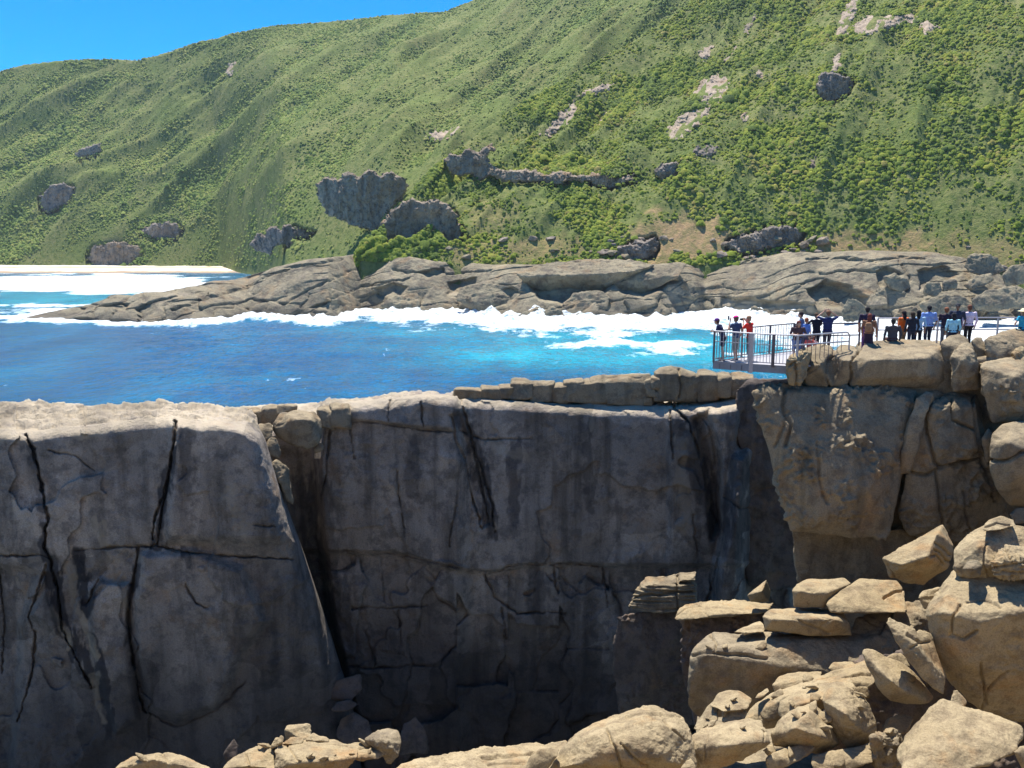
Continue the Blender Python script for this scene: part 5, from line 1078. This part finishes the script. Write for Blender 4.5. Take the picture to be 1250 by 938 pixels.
for k, loc in enumerate(spots):
    o = chips[k] if k < 3 else chips[k % 3].copy()
    if k >= 3: COL.objects.link(o)
    s_ = rs.uniform(0.3, 1.0) ** 1.5 + .15; o.scale = (s_, s_, s_ * .8); o.rotation_euler = (0, 0, rs.uniform(0, 6.3)); o.location = loc - Vector((0, 0, .03 * s_))
# ================================================================== LOOKOUT PLATFORM
def xz(px, Y, z):
    return np.array([(px - 625) / FPX * (Y * CP - (z - CAMZ) * SP), Y, z])
M_STEEL = plain("galvanised_steel", (0.42, 0.41, 0.44), 0.5, 0.5, 0.35, 0.12)
M_DARKST = plain("dark_steel", (0.10, 0.085, 0.10), 0.5, 0.5, 0.2, 0.15)
M_FASCIA = plain("fascia_steel", (0.23, 0.24, 0.27), 0.6, 0.4, 0.2, 0.15, 4)
class MB:
    def __init__(s): s.V = []; s.F4 = []; s.n = 0
    def add(s, V, F):
        s.V.append(np.asarray(V, float)); s.F4.append(np.asarray(F) + s.n); s.n += len(V)
    def bar(s, a, b, w, h=None):
        """square bar from a to b, w wide (sideways) and h high"""
        h = h or w
        a, b = np.asarray(a, float), np.asarray(b, float)
        d = (b - a) / np.linalg.norm(b - a)
        up = np.array([0, 0, 1.0]) if abs(d[2]) < 0.9 else np.array([0, 1.0, 0])
        sx = np.cross(d, up); sx /= np.linalg.norm(sx); uy = np.cross(sx, d)
        V = [p + sx * w / 2 * i + uy * h / 2 * j for p in (a, b) for i, j in ((-1, -1), (1, -1), (1, 1), (-1, 1))]
        s.add(V, [(0, 1, 2, 3), (7, 6, 5, 4), (0, 4, 5, 1), (1, 5, 6, 2), (2, 6, 7, 3), (3, 7, 4, 0)])
    def tube(s, pts, r, seg=8):
        pts = [np.asarray(p, float) for p in pts]; V = []
        for i, p in enumerate(pts):
            d = pts[min(i + 1, len(pts) - 1)] - pts[max(i - 1, 0)]; d /= np.linalg.norm(d)
            up = np.array([0, 0, 1.0]) if abs(d[2]) < 0.8 else np.array([0, 1.0, 0.2])
            sx = np.cross(d, up); sx /= np.linalg.norm(sx); uy = np.cross(sx, d)
            V += [p + r * (math.cos(t) * sx + math.sin(t) * uy) for t in np.linspace(0, 2 * math.pi, seg, endpoint=False)]
        F = [(i * seg + k, i * seg + (k + 1) % seg, (i + 1) * seg + (k + 1) % seg, (i + 1) * seg + k) for i in range(len(pts) - 1) for k in range(seg)]
        s.add(V, F)
    def prism(s, poly, z0, z1):
        n = len(poly)
        V = [(p[0], p[1], z) for z in (z0, z1) for p in poly]
        F = [(i, (i + 1) % n, n + (i + 1) % n, n + i) for i in range(n)]
        s.add(V, F)
        c0 = len(V)
        cx, cy = np.mean([p[0] for p in poly]), np.mean([p[1] for p in poly])
        s.add([(cx, cy, z0), (cx, cy, z1)] + [(p[0], p[1], z) for z in (z0, z1) for p in poly],
              [(0, 2 + (i + 1) % n, 2 + i, 2 + i) for i in range(n)] + [(1, 2 + n + i, 2 + n + (i + 1) % n, 2 + n + (i + 1) % n) for i in range(n)])
    def build(s, name, mat, parent=None, origin=(0, 0, 0), smooth=False):
        V = np.concatenate(s.V) - np.asarray(origin, float); F = np.concatenate(s.F4)
        t = F[:, 2] == F[:, 3]
        fl = ([F[~t]] if (~t).any() else []) + ([F[t][:, :3]] if t.any() else [])
        me = mesh_np(name, V, fl, smooth=smooth)
        return link(name, me, mat, parent, None if parent else tuple(origin))
ZD = 30.3
C = {k: xz(px, Y, ZD) for k, (px, Y) in dict(far=(871, 34.5), near=(916, 33.7), mid=(943, 33.25), rn=(972, 32.95), rb=(1046, 35.0), re=(1050, 38.25), rf=(968, 37.65), fm=(905, 35.65), fn=(939, 36.75)).items()}
pl_o = C['near'].copy(); pl_o[2] = ZD
plat = tag(empty("viewing_platform", tuple(pl_o)), "cantilevered steel viewing platform with barred railings jutting out over the chasm", "viewing platform")
def B(mb, name, mat, smooth=False): return mb.build(name, mat, plat, pl_o, smooth)
deck = MB(); deck.prism([C[k][:2] for k in ('far', 'near', 'rn', 'rb', 're', 'rf')], ZD - 0.05, ZD); B(deck, "deck", M_STEEL)
up = np.array([0, 0, 1.0])
fa = MB()
for a_, b_ in (('far', 'near'), ('near', 'rn'), ('far', 'rf')):
    fa.bar(C[a_] + up * -0.13, C[b_] + up * -0.13, 0.05, 0.30)
B(fa, "fascia", M_FASCIA)
be = MB()
for f_ in (0.25, 0.55, 0.85):
    a_ = C['near'] * (1 - f_) + C['far'] * f_
    be.bar(a_ - up * 0.17, C['rb'] * (1 - f_) + C['re'] * f_ - up * 0.17 + np.array([1.5, 0, 0]), 0.12, 0.2)
B(be, "support_beam", M_DARKST)
RH = 1.17
def panel(a, b, top=RH, low=0.10, pitch=0.115, mat=M_STEEL, bars=True, midrail=None):
    mb = MB(); L = np.linalg.norm(b - a); n = max(2, int(L / pitch))
    if bars:
        for k in range(1, n):
            p = a + (b - a) * k / n; mb.bar(p + up * low, p + up * (top - 0.03), 0.019, 0.019)
        mb.bar(a + up * low, b + up * low, 0.025, 0.035)
    if midrail: mb.bar(a + up * midrail, b + up * midrail, 0.03, 0.03)
    return mb
def rail(a, b, top=RH, r=0.026):
    mb = MB(); mb.tube([a + up * top, b + up * top], r); return mb
def post(p, top=RH, w=0.07, low=-0.27):
    mb = MB(); mb.bar(p + up * low, p + up * (top + 0.01), w, w); return mb
seq = [('far', 'near'), ('near', 'mid'), ('mid', 'rn')]
for a_, b_ in seq:
    B(panel(C[a_], C[b_], midrail=0.78), "baluster_panel", M_STEEL); B(rail(C[a_], C[b_]), "top_rail", M_STEEL, True)
for a_, b_ in [('far', 'fm'), ('fm', 'fn'), ('fn', 'rf')]:
    B(panel(C[a_], C[b_], pitch=0.16, mat=M_DARKST), "baluster_panel", M_DARKST); B(rail(C[a_], C[b_]), "top_rail", M_DARKST, True)
for k, w, mt in (('far', .07, M_DARKST), ('near', .15, M_STEEL), ('mid', .10, M_DARKST), ('rn', .07, M_STEEL), ('fm', .07, M_DARKST), ('fn', .07, M_DARKST), ('rf', .07, M_DARKST)):
    B(post(C[k], w=w, low=-0.32 if k == 'near' else -0.05), "post", mt)
# plain two-bar handrail behind the long capstone, with a rounded end
h0 = xz(968, 32.95, ZD); h1 = xz(1031, 34.3, ZD)
hr = tag(empty("handrail", tuple(h0)), "steel handrail with a rounded end and short bars above the long capstone", "handrail")
dirv = (h1 - h0) / np.linalg.norm(h1 - h0)
mb = MB(); mb.tube([h0 + up * 1.15, h1 + up * 1.15, h1 + dirv * 0.12 + up * 1.11, h1 + dirv * 0.19 + up * 1.02, h1 + dirv * 0.2 + up * 0.2], 0.032); mb.build("top_rail", M_STEEL, hr, h0, True)
mb = MB(); mb.tube([h0 + up * 0.80, h1 + dirv * 0.2 + up * 0.80], 0.03); mb.build("lower_rail", M_STEEL, hr, h0, True)
mb = MB()
for k in range(1, 12):
    p = h0 + (h1 - h0) * k / 12; mb.bar(p + up * 0.1, p + up * 1.13, 0.018)
mb.build("baluster_panel", M_DARKST, hr, h0)
# rear fence along the shelf
ZS = 30.5
def fence(label, pts, posts, mat, zb):
    a0 = pts[0]; e = tag(empty("safety_fence", tuple(a0)), label, "fence")
    for hgt in (1.13, 0.62):
        mb = MB(); mb.tube([p + up * hgt for p in pts], 0.028); mb.build("rail", mat, e, a0, True)
    for p in posts:
        mb = MB(); mb.bar(p - up * 0.1, p + up * 1.12, 0.06); mb.build("post", mat, e, a0)
fence("dark two-bar fence along the back of the platform behind the man with raised hands", [xz(968, 37.7, ZD), xz(1048, 38.3, ZD)], [xz(969, 37.7, ZD), xz(1048, 38.3, ZD)], M_DARKST, ZD)
fence("pale two-bar steel fence behind the standing crowd, running out to the right edge", [xz(1070, 38.4, ZS), xz(1150, 38.5, ZS), xz(1216, 38.6, ZS), xz(1330, 38.4, ZS)], [xz(1070, 38.4, ZS), xz(1143, 38.5, ZS), xz(1216, 38.6, ZS), xz(1290, 38.5, ZS)], M_STEEL, ZS)

# ================================================================== PEOPLE
SKIN = {"light": plain("skin_light", (0.52, 0.30, 0.21), 0.6, 0.3, 0, .06), "tan": plain("skin_tan", (0.40, 0.22, 0.14), 0.6, 0.3, 0, .06), "brown": plain("skin_brown", (0.24, 0.125, 0.08), 0.6, 0.3, 0, .06)}
_cl = {}
def cloth(c):
    k = tuple(min(.8, 0.014 + 1.3 * x) for x in c); c = k
    if k not in _cl: _cl[k] = plain("cloth", c, 0.9, 0.1, 0, .18, 9)
    return _cl[k]
def lerp(a, b, t): return np.asarray(a, float) * (1 - t) + np.asarray(b, float) * t
def limb(bm, pts, radii, flat=None):
    """chain of overlapping ellipsoids and tapered tubes, later fused into one surface"""
    pts = [np.asarray(p, float) for p in pts]
    for p, r in zip(pts, radii):
        s = (r, r, r) if np.isscalar(r) else r
        bmesh.ops.create_icosphere(bm, subdivisions=2, radius=1.0, matrix=Matrix.Translation(Vector(p)) @ Matrix.Diagonal((*s, 1)))
    for (p, r), (q, t) in zip(zip(pts, radii), zip(pts[1:], radii[1:])):
        ra = np.asarray((r, r, r) if np.isscalar(r) else r, float); rb = np.asarray((t, t, t) if np.isscalar(t) else t, float)
        n = max(2, int(np.linalg.norm(q - p) / 0.035))
        for k in range(1, n):
            f = k / n
            bmesh.ops.create_icosphere(bm, subdivisions=1, radius=1.0, matrix=Matrix.Translation(Vector(lerp(p, q, f))) @ Matrix.Diagonal((*(ra * (1 - f) + rb * f), 1)))
def solid(name, bm, mat, parent, vox, sm=3, extra=None):
    V, Q = remesh(bm, vox); V = laplace(V, Q, sm)
    t = Q[:, 2] == Q[:, 3]
    F = [Q[~t]] + ([Q[t][:, :3]] if t.any() else [])
    if extra:
        EV, EF = extra; F.append(np.asarray(EF) + len(V)); V = np.concatenate([V, EV])
    me = mesh_np(name, V, F)
    return link(name, me, mat, parent)
def finger_set(wrist, elbow, side, curl=0.5):
    """palm direction continues the forearm; five tapered fingers of different length, bent, and a thumb off the side"""
    d = np.asarray(wrist, float) - np.asarray(elbow, float); d /= np.linalg.norm(d)
    ref = np.array([0, 1.0, 0.0]) if abs(d[1]) < 0.8 else np.array([0, 0, 1.0])
    w = np.cross(d, ref); w /= np.linalg.norm(w); nrm = np.cross(w, d)
    V, F = [], []
    mbx = MB()
    kn = wrist + d * 0.085
    for i, L in enumerate((0.068, 0.078, 0.073, 0.058)):
        p0 = kn + w * (i - 1.5) * 0.02 - d * 0.015
        p1 = p0 + d * (L * 0.55 + .015); p2 = p1 + (d * (1 - curl) + nrm * curl) * L * 0.5
        mbx.tube([p0, p1, p2], 0.0085, 6)
    t0 = wrist + d * 0.03 - w * side * 0.03
    mbx.tube([t0, t0 + (d * 0.6 - w * side * 0.8) * 0.035, t0 + (d * 0.9 - w * side * 0.5 + nrm * .3) * 0.062], 0.0095, 6)
    return np.concatenate(mbx.V), np.concatenate(mbx.F4), (d, w)
def person(label, px, Y, z, yaw, H=1.72, skin="tan", top=(.1, .1, .1), sleeve=0.55, bottom=(.05, .05, .06), leg=1.0, hair=(.02, .016, .014), hairlen=0.0, cap=None, hat=None,
           arms=None, lean=0.0, sit=None, skirt=False, shoes=(.05, .045, .04), slim=1.0, group=None, turn=0.0, hoodie=False, collar=None, stride=0.03):
    o = xz(px, Y, z)
    e = tag(empty("person", tuple(o), R(yaw)), label, "person", group)
    s = H / 1.75
    e.scale = (s, s, s)
    slim *= 1.2; W = 0.185 * slim
    def L(p):           # lean the upper body forward about the hips
        p = np.asarray(p, float); zz_ = p[2] - 0.95
        if zz_ <= 0: return p
        return np.array([p[0], p[1] * math.cos(lean) + zz_ * math.sin(lean), 0.95 + zz_ * math.cos(lean) - p[1] * math.sin(lean)])
    off = np.zeros(3)
    if sit is not None:
        dz = np.array([0, 0, sit - 0.88])
        Lp = L; L = lambda p: Lp(p) + dz
        legs = {sd: [np.array([sd * .10, 0, sit + .05]), np.array([sd * .14, .42, sit + .03]), np.array([sd * .13, .44, max(.09, sit - .42)])] for sd in (-1, 1)}
    else:
        legs = {sd: [np.array([sd * .095, 0, .92]), np.array([sd * .10, .03 + sd * stride, .49]), np.array([sd * .105, -.02 + sd * stride * 1.5, .09])] for sd in (-1, 1)}
    arms = arms or {}
    A = {}
    for sd in (-1, 1):
        sh = L((sd * W, -.01, 1.42))
        el, wr = arms.get(sd, ((sd * (W + .07), -.03, 1.13), (sd * (W + .06), .08, .88)))
        el, wr = np.asarray(el, float), np.asarray(wr, float)
        if sit is not None: el, wr = el + dz, wr + dz
        A[sd] = [sh, el, wr]
    hd = L((0, .02 + .0, 1.63)); nk = L((0, 0, 1.48))
    ct, st_ = math.cos(R(turn)), math.sin(R(turn))
    def T(v): return hd + np.array([v[0] * ct - v[1] * st_, v[0] * st_ + v[1] * ct, v[2]])
    bm = bmesh.new()
    limb(bm, [L((0, 0, .95)), L((0, 0, 1.12)), L((0, 0.0, 1.32)), L((0, -.01, 1.42))], [(.15 * slim, .105, .11), (.125 * slim, .09, .10), (.16 * slim, .105, .11), (.14 * slim, .075, .06)])
    limb(bm, [L((0, -.01, 1.42)), nk, hd + (0, 0, -.06)], [.07, .054, .052])
    bmesh.ops.create_icosphere(bm, subdivisions=3, radius=1, matrix=Matrix.Translation(Vector(T((0, -.005, .03)))) @ Matrix.Diagonal((.076, .094, .092, 1)))
    bmesh.ops.create_icosphere(bm, subdivisions=3, radius=1, matrix=Matrix.Translation(Vector(T((0, .022, -.045)))) @ Matrix.Diagonal((.056, .064, .062, 1)))
    limb(bm, [T((0, .088, .012)), T((0, .106, -.022))], [.011, .016])
    for sd in (-1, 1): bmesh.ops.create_icosphere(bm, subdivisions=1, radius=1, matrix=Matrix.Translation(Vector(T((sd * .078, -.005, -.005)))) @ Matrix.Diagonal((.012, .02, .032, 1)))
    limb(bm, [T((-.018, .083, -.058)), T((.018, .083, -.058))], [.009, .009])
    EV, EF, n = [], [], 0
    for sd in (-1, 1):
        limb(bm, A[sd], [.052, .042, .030])
        limb(bm, [lerp(A[sd][1], A[sd][2], .5)], [.040])
        fv, ff, (d, w) = finger_set(A[sd][2], A[sd][1], sd)
        limb(bm, [A[sd][2], A[sd][2] + d * .05, A[sd][2] + d * .08 + w * .015, A[sd][2] + d * .08 - w * .015], [.027, .03, .024, .024])
        EV.append(fv); EF.append(ff + n); n += len(fv)
        h_, k_, a_ = legs[sd]
        limb(bm, [h_, lerp(h_, k_, .4), k_, lerp(k_, a_, .35), a_], [.09, .078, .055, .056, .036])
        limb(bm, [a_ + (0, -.03, -.045), a_ + (0, .14, -.06)], [(.038, .045, .04), (.042, .05, .028)])
    b = solid("body", bm, SKIN[skin], e, 0.016, 2, (np.concatenate(EV), np.concatenate(EF)))
    # clothes
    bm = bmesh.new(); g = .018
    limb(bm, [L((0, 0, .93)), L((0, 0, 1.1)), L((0, 0, 1.32)), L((0, -.01, 1.43))], [(.165 * slim + g, .115 + g, .05), (.145 * slim + g, .10 + g, .10), (.17 * slim + g, .11 + g, .11), (.15 * slim + g, .08 + g, .055)])
    for sd in (-1, 1):
        a, el, wr = A[sd]
        if sleeve > 0:
            if sleeve <= 0.6: ch = [a, lerp(a, el, sleeve / 0.6)]; rr = [.07, .06]
            else: ch = [a, el, lerp(el, wr, (sleeve - .6) / .4)]; rr = [.07, .057, .045]
            limb(bm, ch, rr)
    if hoodie: limb(bm, [L((-.07, -.09, 1.46)), L((0, -.11, 1.44)), L((.07, -.09, 1.46))], [.045, .05, .045])
    sht = solid("shirt", bm, cloth(top), e, 0.018, 3)
    if collar is not None:
        bm = bmesh.new(); limb(bm, [L((-.06, -.03, 1.475)), L((0, -.055, 1.475)), L((.06, -.03, 1.475))], [.032] * 3); limb(bm, [L((-.05, .05, 1.46)), L((.05, .05, 1.46))], [.03, .03]); solid("collar", bm, cloth(collar), sht, 0.016, 2)
    bm = bmesh.new()
    limb(bm, [L((0, 0, .90)) if sit is None else np.array([0, 0, sit + .08]), L((0, 0, 1.0))], [(.165 * slim + .01, .12, .10), (.15 * slim + .012, .105 + .012, .05)])
    if skirt: limb(bm, [(-.04, 0, .85), (-.06, .01, .52)], [(.15, .13, .08), (.16, .15, .05)]); limb(bm, [(.04, 0, .85), (.06, .01, .52)], [(.15, .13, .08), (.16, .15, .05)])
    else:
        for sd in (-1, 1):
            h_, k_, a_ = legs[sd]
            if leg <= 0.5: limb(bm, [h_, lerp(h_, k_, leg / .5)], [.105, .092])
            else: limb(bm, [h_, k_, lerp(k_, a_, (leg - .5) / .5)], [.104, .076, .062])
    solid("skirt" if skirt else ("shorts" if leg <= .6 else "trousers"), bm, cloth(bottom), e, 0.018, 3)
    for sd in (-1, 1):
        a_ = legs[sd][2]; bm = bmesh.new(); limb(bm, [a_ + (0, -.035, -.045), a_ + (0, .05, -.045), a_ + (0, .15, -.06)], [(.045, .052, .046), (.046, .05, .04), (.047, .055, .033)]); solid("shoe", bm, cloth(shoes), e, 0.018, 1)
    # hair, cap, hat
    bm = bmesh.new()
    if hairlen >= 0:
        bmesh.ops.create_icosphere(bm, subdivisions=3, radius=1, matrix=Matrix.Translation(Vector(T((0, -.022, .05)))) @ Matrix.Diagonal((.094, .104, .094, 1)))
        bmesh.ops.create_icosphere(bm, subdivisions=2, radius=1, matrix=Matrix.Translation(Vector(T((0, -.055, -.02)))) @ Matrix.Diagonal((.078, .055, .07, 1)))
        if hairlen > 0: limb(bm, [T((0, -.065, .02)), T((0, -.085, -.09)), T((0, -.10, -.09 - hairlen))], [(.095, .06, .07), (.105, .055, .07), (.075, .04, .05)])
        solid("hair", bm, cloth(hair), e, 0.015, 2)
    else: bm.free()
    if cap is not None:
        bm = bmesh.new()
        bmesh.ops.create_icosphere(bm, subdivisions=3, radius=1, matrix=Matrix.Translation(Vector(T((0, -.01, .065)))) @ Matrix.Diagonal((.094, .108, .085, 1)))
        cp = solid("cap", bm, cloth(cap), e, 0.015, 1)
        bm = bmesh.new(); limb(bm, [T((0, .08, .05)), T((0, .17, .035))], [(.07, .04, .016), (.055, .03, .013)]); solid("brim", bm, cloth(tuple(.7 * q for q in cap)), cp, 0.012, 1)
    if hat is not None:
        bm = bmesh.new()
        bmesh.ops.create_icosphere(bm, subdivisions=3, radius=1, matrix=Matrix.Translation(Vector(T((0, -.01, .085)))) @ Matrix.Diagonal((.10, .115, .085, 1)))
        bmesh.ops.create_icosphere(bm, subdivisions=3, radius=1, matrix=Matrix.Translation(Vector(T((0, 0, .05)))) @ Matrix.Diagonal((.20, .22, .022, 1)))
        solid("sun_hat", bm, cloth(hat), e, 0.016, 1)
    # eyes
    eb = MB()
    for sd in (-1, 1):
        c_ = T((sd * .031, .080, .018)); r_ = .0105
        eb.add([c_ + np.array(v) * r_ for v in ((1, 0, 0), (-1, 0, 0), (0, 1, 0), (0, -1, 0), (0, 0, 1), (0, 0, -1))], [(0, 2, 4, 4), (2, 1, 4, 4), (1, 3, 4, 4), (3, 0, 4, 4), (2, 0, 5, 5), (1, 2, 5, 5), (3, 1, 5, 5), (0, 3, 5, 5)])
    eb.build("eyes", cloth((.02, .015, .012)), b, (0, 0, 0), True)
    return e
W_ = .19
railarms = {-1: ((-.30, .22, 1.18), (-.12, .42, 1.17)), 1: ((.30, .22, 1.18), (.12, .42, 1.17))}
camarms = {-1: ((-.30, .14, 1.28), (-.09, .25, 1.55)), 1: ((.30, .14, 1.28), (.09, .25, 1.55))}
uparms = {-1: ((-.42, .06, 1.50), (-.13, .12, 1.72)), 1: ((.42, .06, 1.50), (.13, .12, 1.72))}
one_up = {-1: ((-.30, .14, 1.24), (-.10, .24, 1.56))}
GP, GS = "visitors on the viewing platform", "visitors standing on the rock shelf"
person("person in a purple cap and navy top resting folded arms on the outer railing", 882, 34.75, ZD, 62, 1.68, "light", (.02, .02, .06), .5, (.02, .02, .05), .32, (.06, .03, .03), 0, cap=(.10, .02, .16), arms=railarms, lean=.42, group=GP, slim=.9)
person("person in a bright pink cap, navy vest and grey knee shorts", 897.5, 34.6, ZD, 35, 1.74, "light", (.035, .05, .10), 0.25, (.17, .19, .18), .5, (.1, .06, .04), 0, cap=(.72, .01, .20), arms=one_up, lean=.05, group=GP, collar=(.42, .43, .5))
person("person in a red shirt holding a camera up to the face", 914, 34.75, ZD, 48, 1.73, "light", (.55, .03, .02), .5, (.06, .05, .05), 1.0, (.25, .15, .09), 0, arms=camarms, lean=.10, group=GP, collar=(.10, .30, .06), shoes=(.6, .6, .6))
person("person with red brown hair, dark top and denim shorts leaning on the near handrail", 971, 34.1, ZD, 176, 1.66, "light", (.06, .035, .04), .5, (.10, .16, .34), .36, (.11, .025, .018), .12, arms=railarms, lean=.35, group=GP)
person("person with dark hair in a slate blue shirt looking down beside the rear rail", 978, 36.6, ZD, 70, 1.74, "light", (.06, .10, .20), .5, (.05, .05, .07), 1.0, (.03, .02, .02), 0, lean=.12, group=GP)
person("person with short ginger hair in a blue top behind the one with dark glasses", 982.5, 36.2, ZD, -60, 1.52, "light", (.08, .15, .38), .5, (.05, .05, .08), 1.0, (.22, .07, .03), 0, group=GP, slim=.85)
person("person in a black shirt leaning on the rear rail beside the raised arms", 995.5, 37.0, ZD, 12, 1.66, "light", (.012, .012, .025), .5, (.02, .02, .03), 1.0, (.08, .05, .03), 0, arms={-1: ((-.38, .16, 1.28), (-.50, .34, 1.16)), 1: ((.30, .2, 1.2), (.14, .4, 1.16))}, lean=.12, group=GP)
person("person seen from behind in a navy shirt with both hands raised to the head", 1008.5, 36.7, ZD, 4, 1.78, "light", (.015, .025, .09), .5, (.012, .012, .03), 1.0, (.14, .07, .04), 0, arms=uparms, group=GP, slim=1.08)
person("child in a rosy red top crouching behind the handrail bars", 987, 36.0, ZD, 150, 1.15, "light", (.45, .08, .07), .5, (.10, .03, .08), 1.0, (.12, .04, .03), .05, sit=.42, group=GP, slim=.9)
person("child in a pink and white top crouching beside the one in rosy red", 997, 36.1, ZD, 60, 1.10, "light", (.62, .36, .34), .5, (.14, .04, .14), 1.0, (.10, .05, .04), .05, sit=.42, lean=.35, group=GP, slim=.9)
person("tall person with short black hair in a dark navy shirt standing close behind another", 1056, 35.9, ZS, -18, 1.78, "tan", (.022, .016, .04), .5, (.16, .06, .16), 1.0, (.012, .01, .012), 0, group=GS)
person("person with long reddish brown hair in a brown top and dark skirt", 1059, 34.9, ZS, -30, 1.60, "light", (.20, .10, .06), .9, (.03, .015, .03), 1.0, (.13, .035, .025), .18, skirt=True, group=GS)
person("person in a charcoal jacket sitting low with their back turned", 1088, 35.0, ZS, -3, 1.72, "brown", (.045, .045, .055), .95, (.05, .02, .02), 1.0, (.015, .015, .015), 0, sit=.55, group=GS, slim=1.1, hoodie=True)
person("person with a long black ponytail in an orange red top", 1100.5, 36.0, ZS, 16, 1.62, "tan", (.62, .12, .015), .5, (.25, .17, .10), 1.0, (.014, .01, .012), .22, group=GS, slim=.9)
person("person in a black hooded jacket next to the light blue sleeves", 1111, 35.7, ZS, 4, 1.60, "tan", (.014, .018, .03), .95, (.03, .03, .05), 1.0, (.03, .02, .014), .10, group=GS, hoodie=True)
person("person with thick black hair in a sky blue and white top", 1118.5, 36.1, ZS, -20, 1.64, "tan", (.30, .46, .72), .7, (.015, .015, .03), 1.0, (.01, .01, .012), .14, group=GS)
person("broad person in a cornflower blue short sleeved shirt and dark jeans", 1131, 37.0, ZS, 5, 1.76, "brown", (.22, .32, .72), .5, (.02, .024, .05), 1.0, (.012, .012, .014), 0, group=GS, slim=1.18, collar=(.22, .32, .72))
person("person in a black shirt raising one hand to the face", 1152, 36.3, ZS, -40, 1.74, "tan", (.02, .012, .025), .5, (.10, .10, .11), 1.0, (.16, .06, .03), 0, arms={-1: ((-.28, .15, 1.22), (-.07, .22, 1.50)), 1: ((.28, .1, 1.14), (.14, .3, 1.16))}, group=GS)
person("person with dark tied hair in a pale turquoise shirt", 1161, 35.5, ZS, -8, 1.58, "tan", (.27, .52, .62), .8, (.02, .02, .035), 1.0, (.012, .012, .016), .06, group=GS)
person("tall person in dark glasses and a dark shirt between turquoise and lilac shirts", 1165.5, 37.2, ZS, 150, 1.82, "brown", (.03, .035, .06), .5, (.02, .02, .03), 1.0, (.02, .02, .02), 0, group=GS, cap=(.03, .03, .035))
person("balding person in a long sleeved lilac shirt and black trousers seen from behind", 1180, 37.2, ZS, 2, 1.77, "brown", (.62, .50, .74), .97, (.012, .012, .016), 1.0, (.12, .05, .03), 0, arms={-1: ((-.29, -.06, 1.14), (-.24, .04, .88)), 1: ((.31, -.05, 1.14), (.30, .06, .88))}, group=GS, slim=1.1)
person("person in a straw sun hat and teal top with elbows out at the right edge", 1245, 36.3, ZS, 20, 1.66, "light", (.02, .26, .40), .3, (.015, .015, .02), 1.0, (.2, .13, .07), .05, hat=(.62, .56, .36), arms={-1: ((-.42, -.02, 1.18), (-.18, .2, 1.10)), 1: ((.42, -.02, 1.18), (.18, .2, 1.10))}, group=GS)

# things the visitors hold
def held(name, label, cat, px, Y, z, yaw, local, H, builder):
    o = xz(px, Y, z); s = H / 1.75; c, sn = math.cos(R(yaw)), math.sin(R(yaw))
    l = np.array(local) * s; w = o + np.array([l[0] * c - l[1] * sn, l[0] * sn + l[1] * c, l[2]])
    e = tag(empty(name, tuple(w), R(yaw)), label, cat); builder(e); return e
def b_camera(e):
    m1 = MB(); m1.bar((-.07, 0, 0), (.07, 0, 0), .05, .09); m1.build("camera_body", cloth((.01, .01, .012)), e)
    m1 = MB(); m1.tube([(0, .02, 0), (0, .11, 0)], .036, 12); m1.tube([(0, .105, 0), (0, .11, 0)], .02, 12); m1.build("lens", cloth((.02, .02, .022)), e)
def b_phone(e):
    m1 = MB(); m1.bar((0, 0, -.075), (0, 0, .075), .075, .012); m1.build("phone_case", cloth((.01, .01, .015)), e)
    m1 = MB(); m1.bar((0, -.008, -.07), (0, -.008, .07), .066, .002); m1.build("screen", cloth((.05, .07, .10)), e)
held("camera", "black camera held up to the face by the person in the red shirt", "camera", 914, 34.75, ZD, 48, (0, .34, 1.60), 1.73, b_camera)
held("mobile_phone", "dark phone held up by the person in the bright pink cap", "phone", 897.5, 34.6, ZD, 35, (-.09, .34, 1.66), 1.74, b_phone)
def b_bag(e):
    bm = bmesh.new(); limb(bm, [(0, 0, -.12), (0, 0, .0), (0, 0, .10)], [(.15, .09, .10), (.155, .10, .12), (.13, .085, .08)]); solid("bag_body", bm, cloth((.24, .13, .07)), e, .02, 2)
    for sx_ in (-1, 1):
        m1 = MB(); m1.tube([(sx_ * .09, .02, .16), (sx_ * .11, .12, .22), (sx_ * .12, .26, .18)], .014, 6); m1.build("strap", cloth((.12, .07, .04)), e)
held("backpack", "brown backpack worn by the person with long reddish brown hair", "backpack", 1059, 34.9, ZS, -30, (0, -.21, 1.22), 1.60, b_bag)
# ================================================================== sea air between here and the far hill
hz = bmesh.new()
bmesh.ops.create_cube(hz, size=1.0)
hme = bpy.data.meshes.new("haze"); hz.to_mesh(hme); hz.free()
ho = link("haze", hme, None, None, (0, 0, 0))
ho.scale = (16000, 13000, 470); ho.location = (0, 0, 470 / 2 - 45)
hm = bpy.data.materials.new("sea_air"); hm.use_nodes = True
hn = hm.node_tree; hn.nodes.clear()
vol = hn.nodes.new("ShaderNodeVolumePrincipled"); ou = hn.nodes.new("ShaderNodeOutputMaterial")
vol.inputs["Color"].default_value = (0.72, 0.86, 1.0, 1); vol.inputs["Density"].default_value = 0.00005; vol.inputs["Anisotropy"].default_value = 0.25
hn.links.new(vol.outputs[0], ou.inputs["Volume"])
hme.materials.append(hm)
tag(ho, kind="stuff")
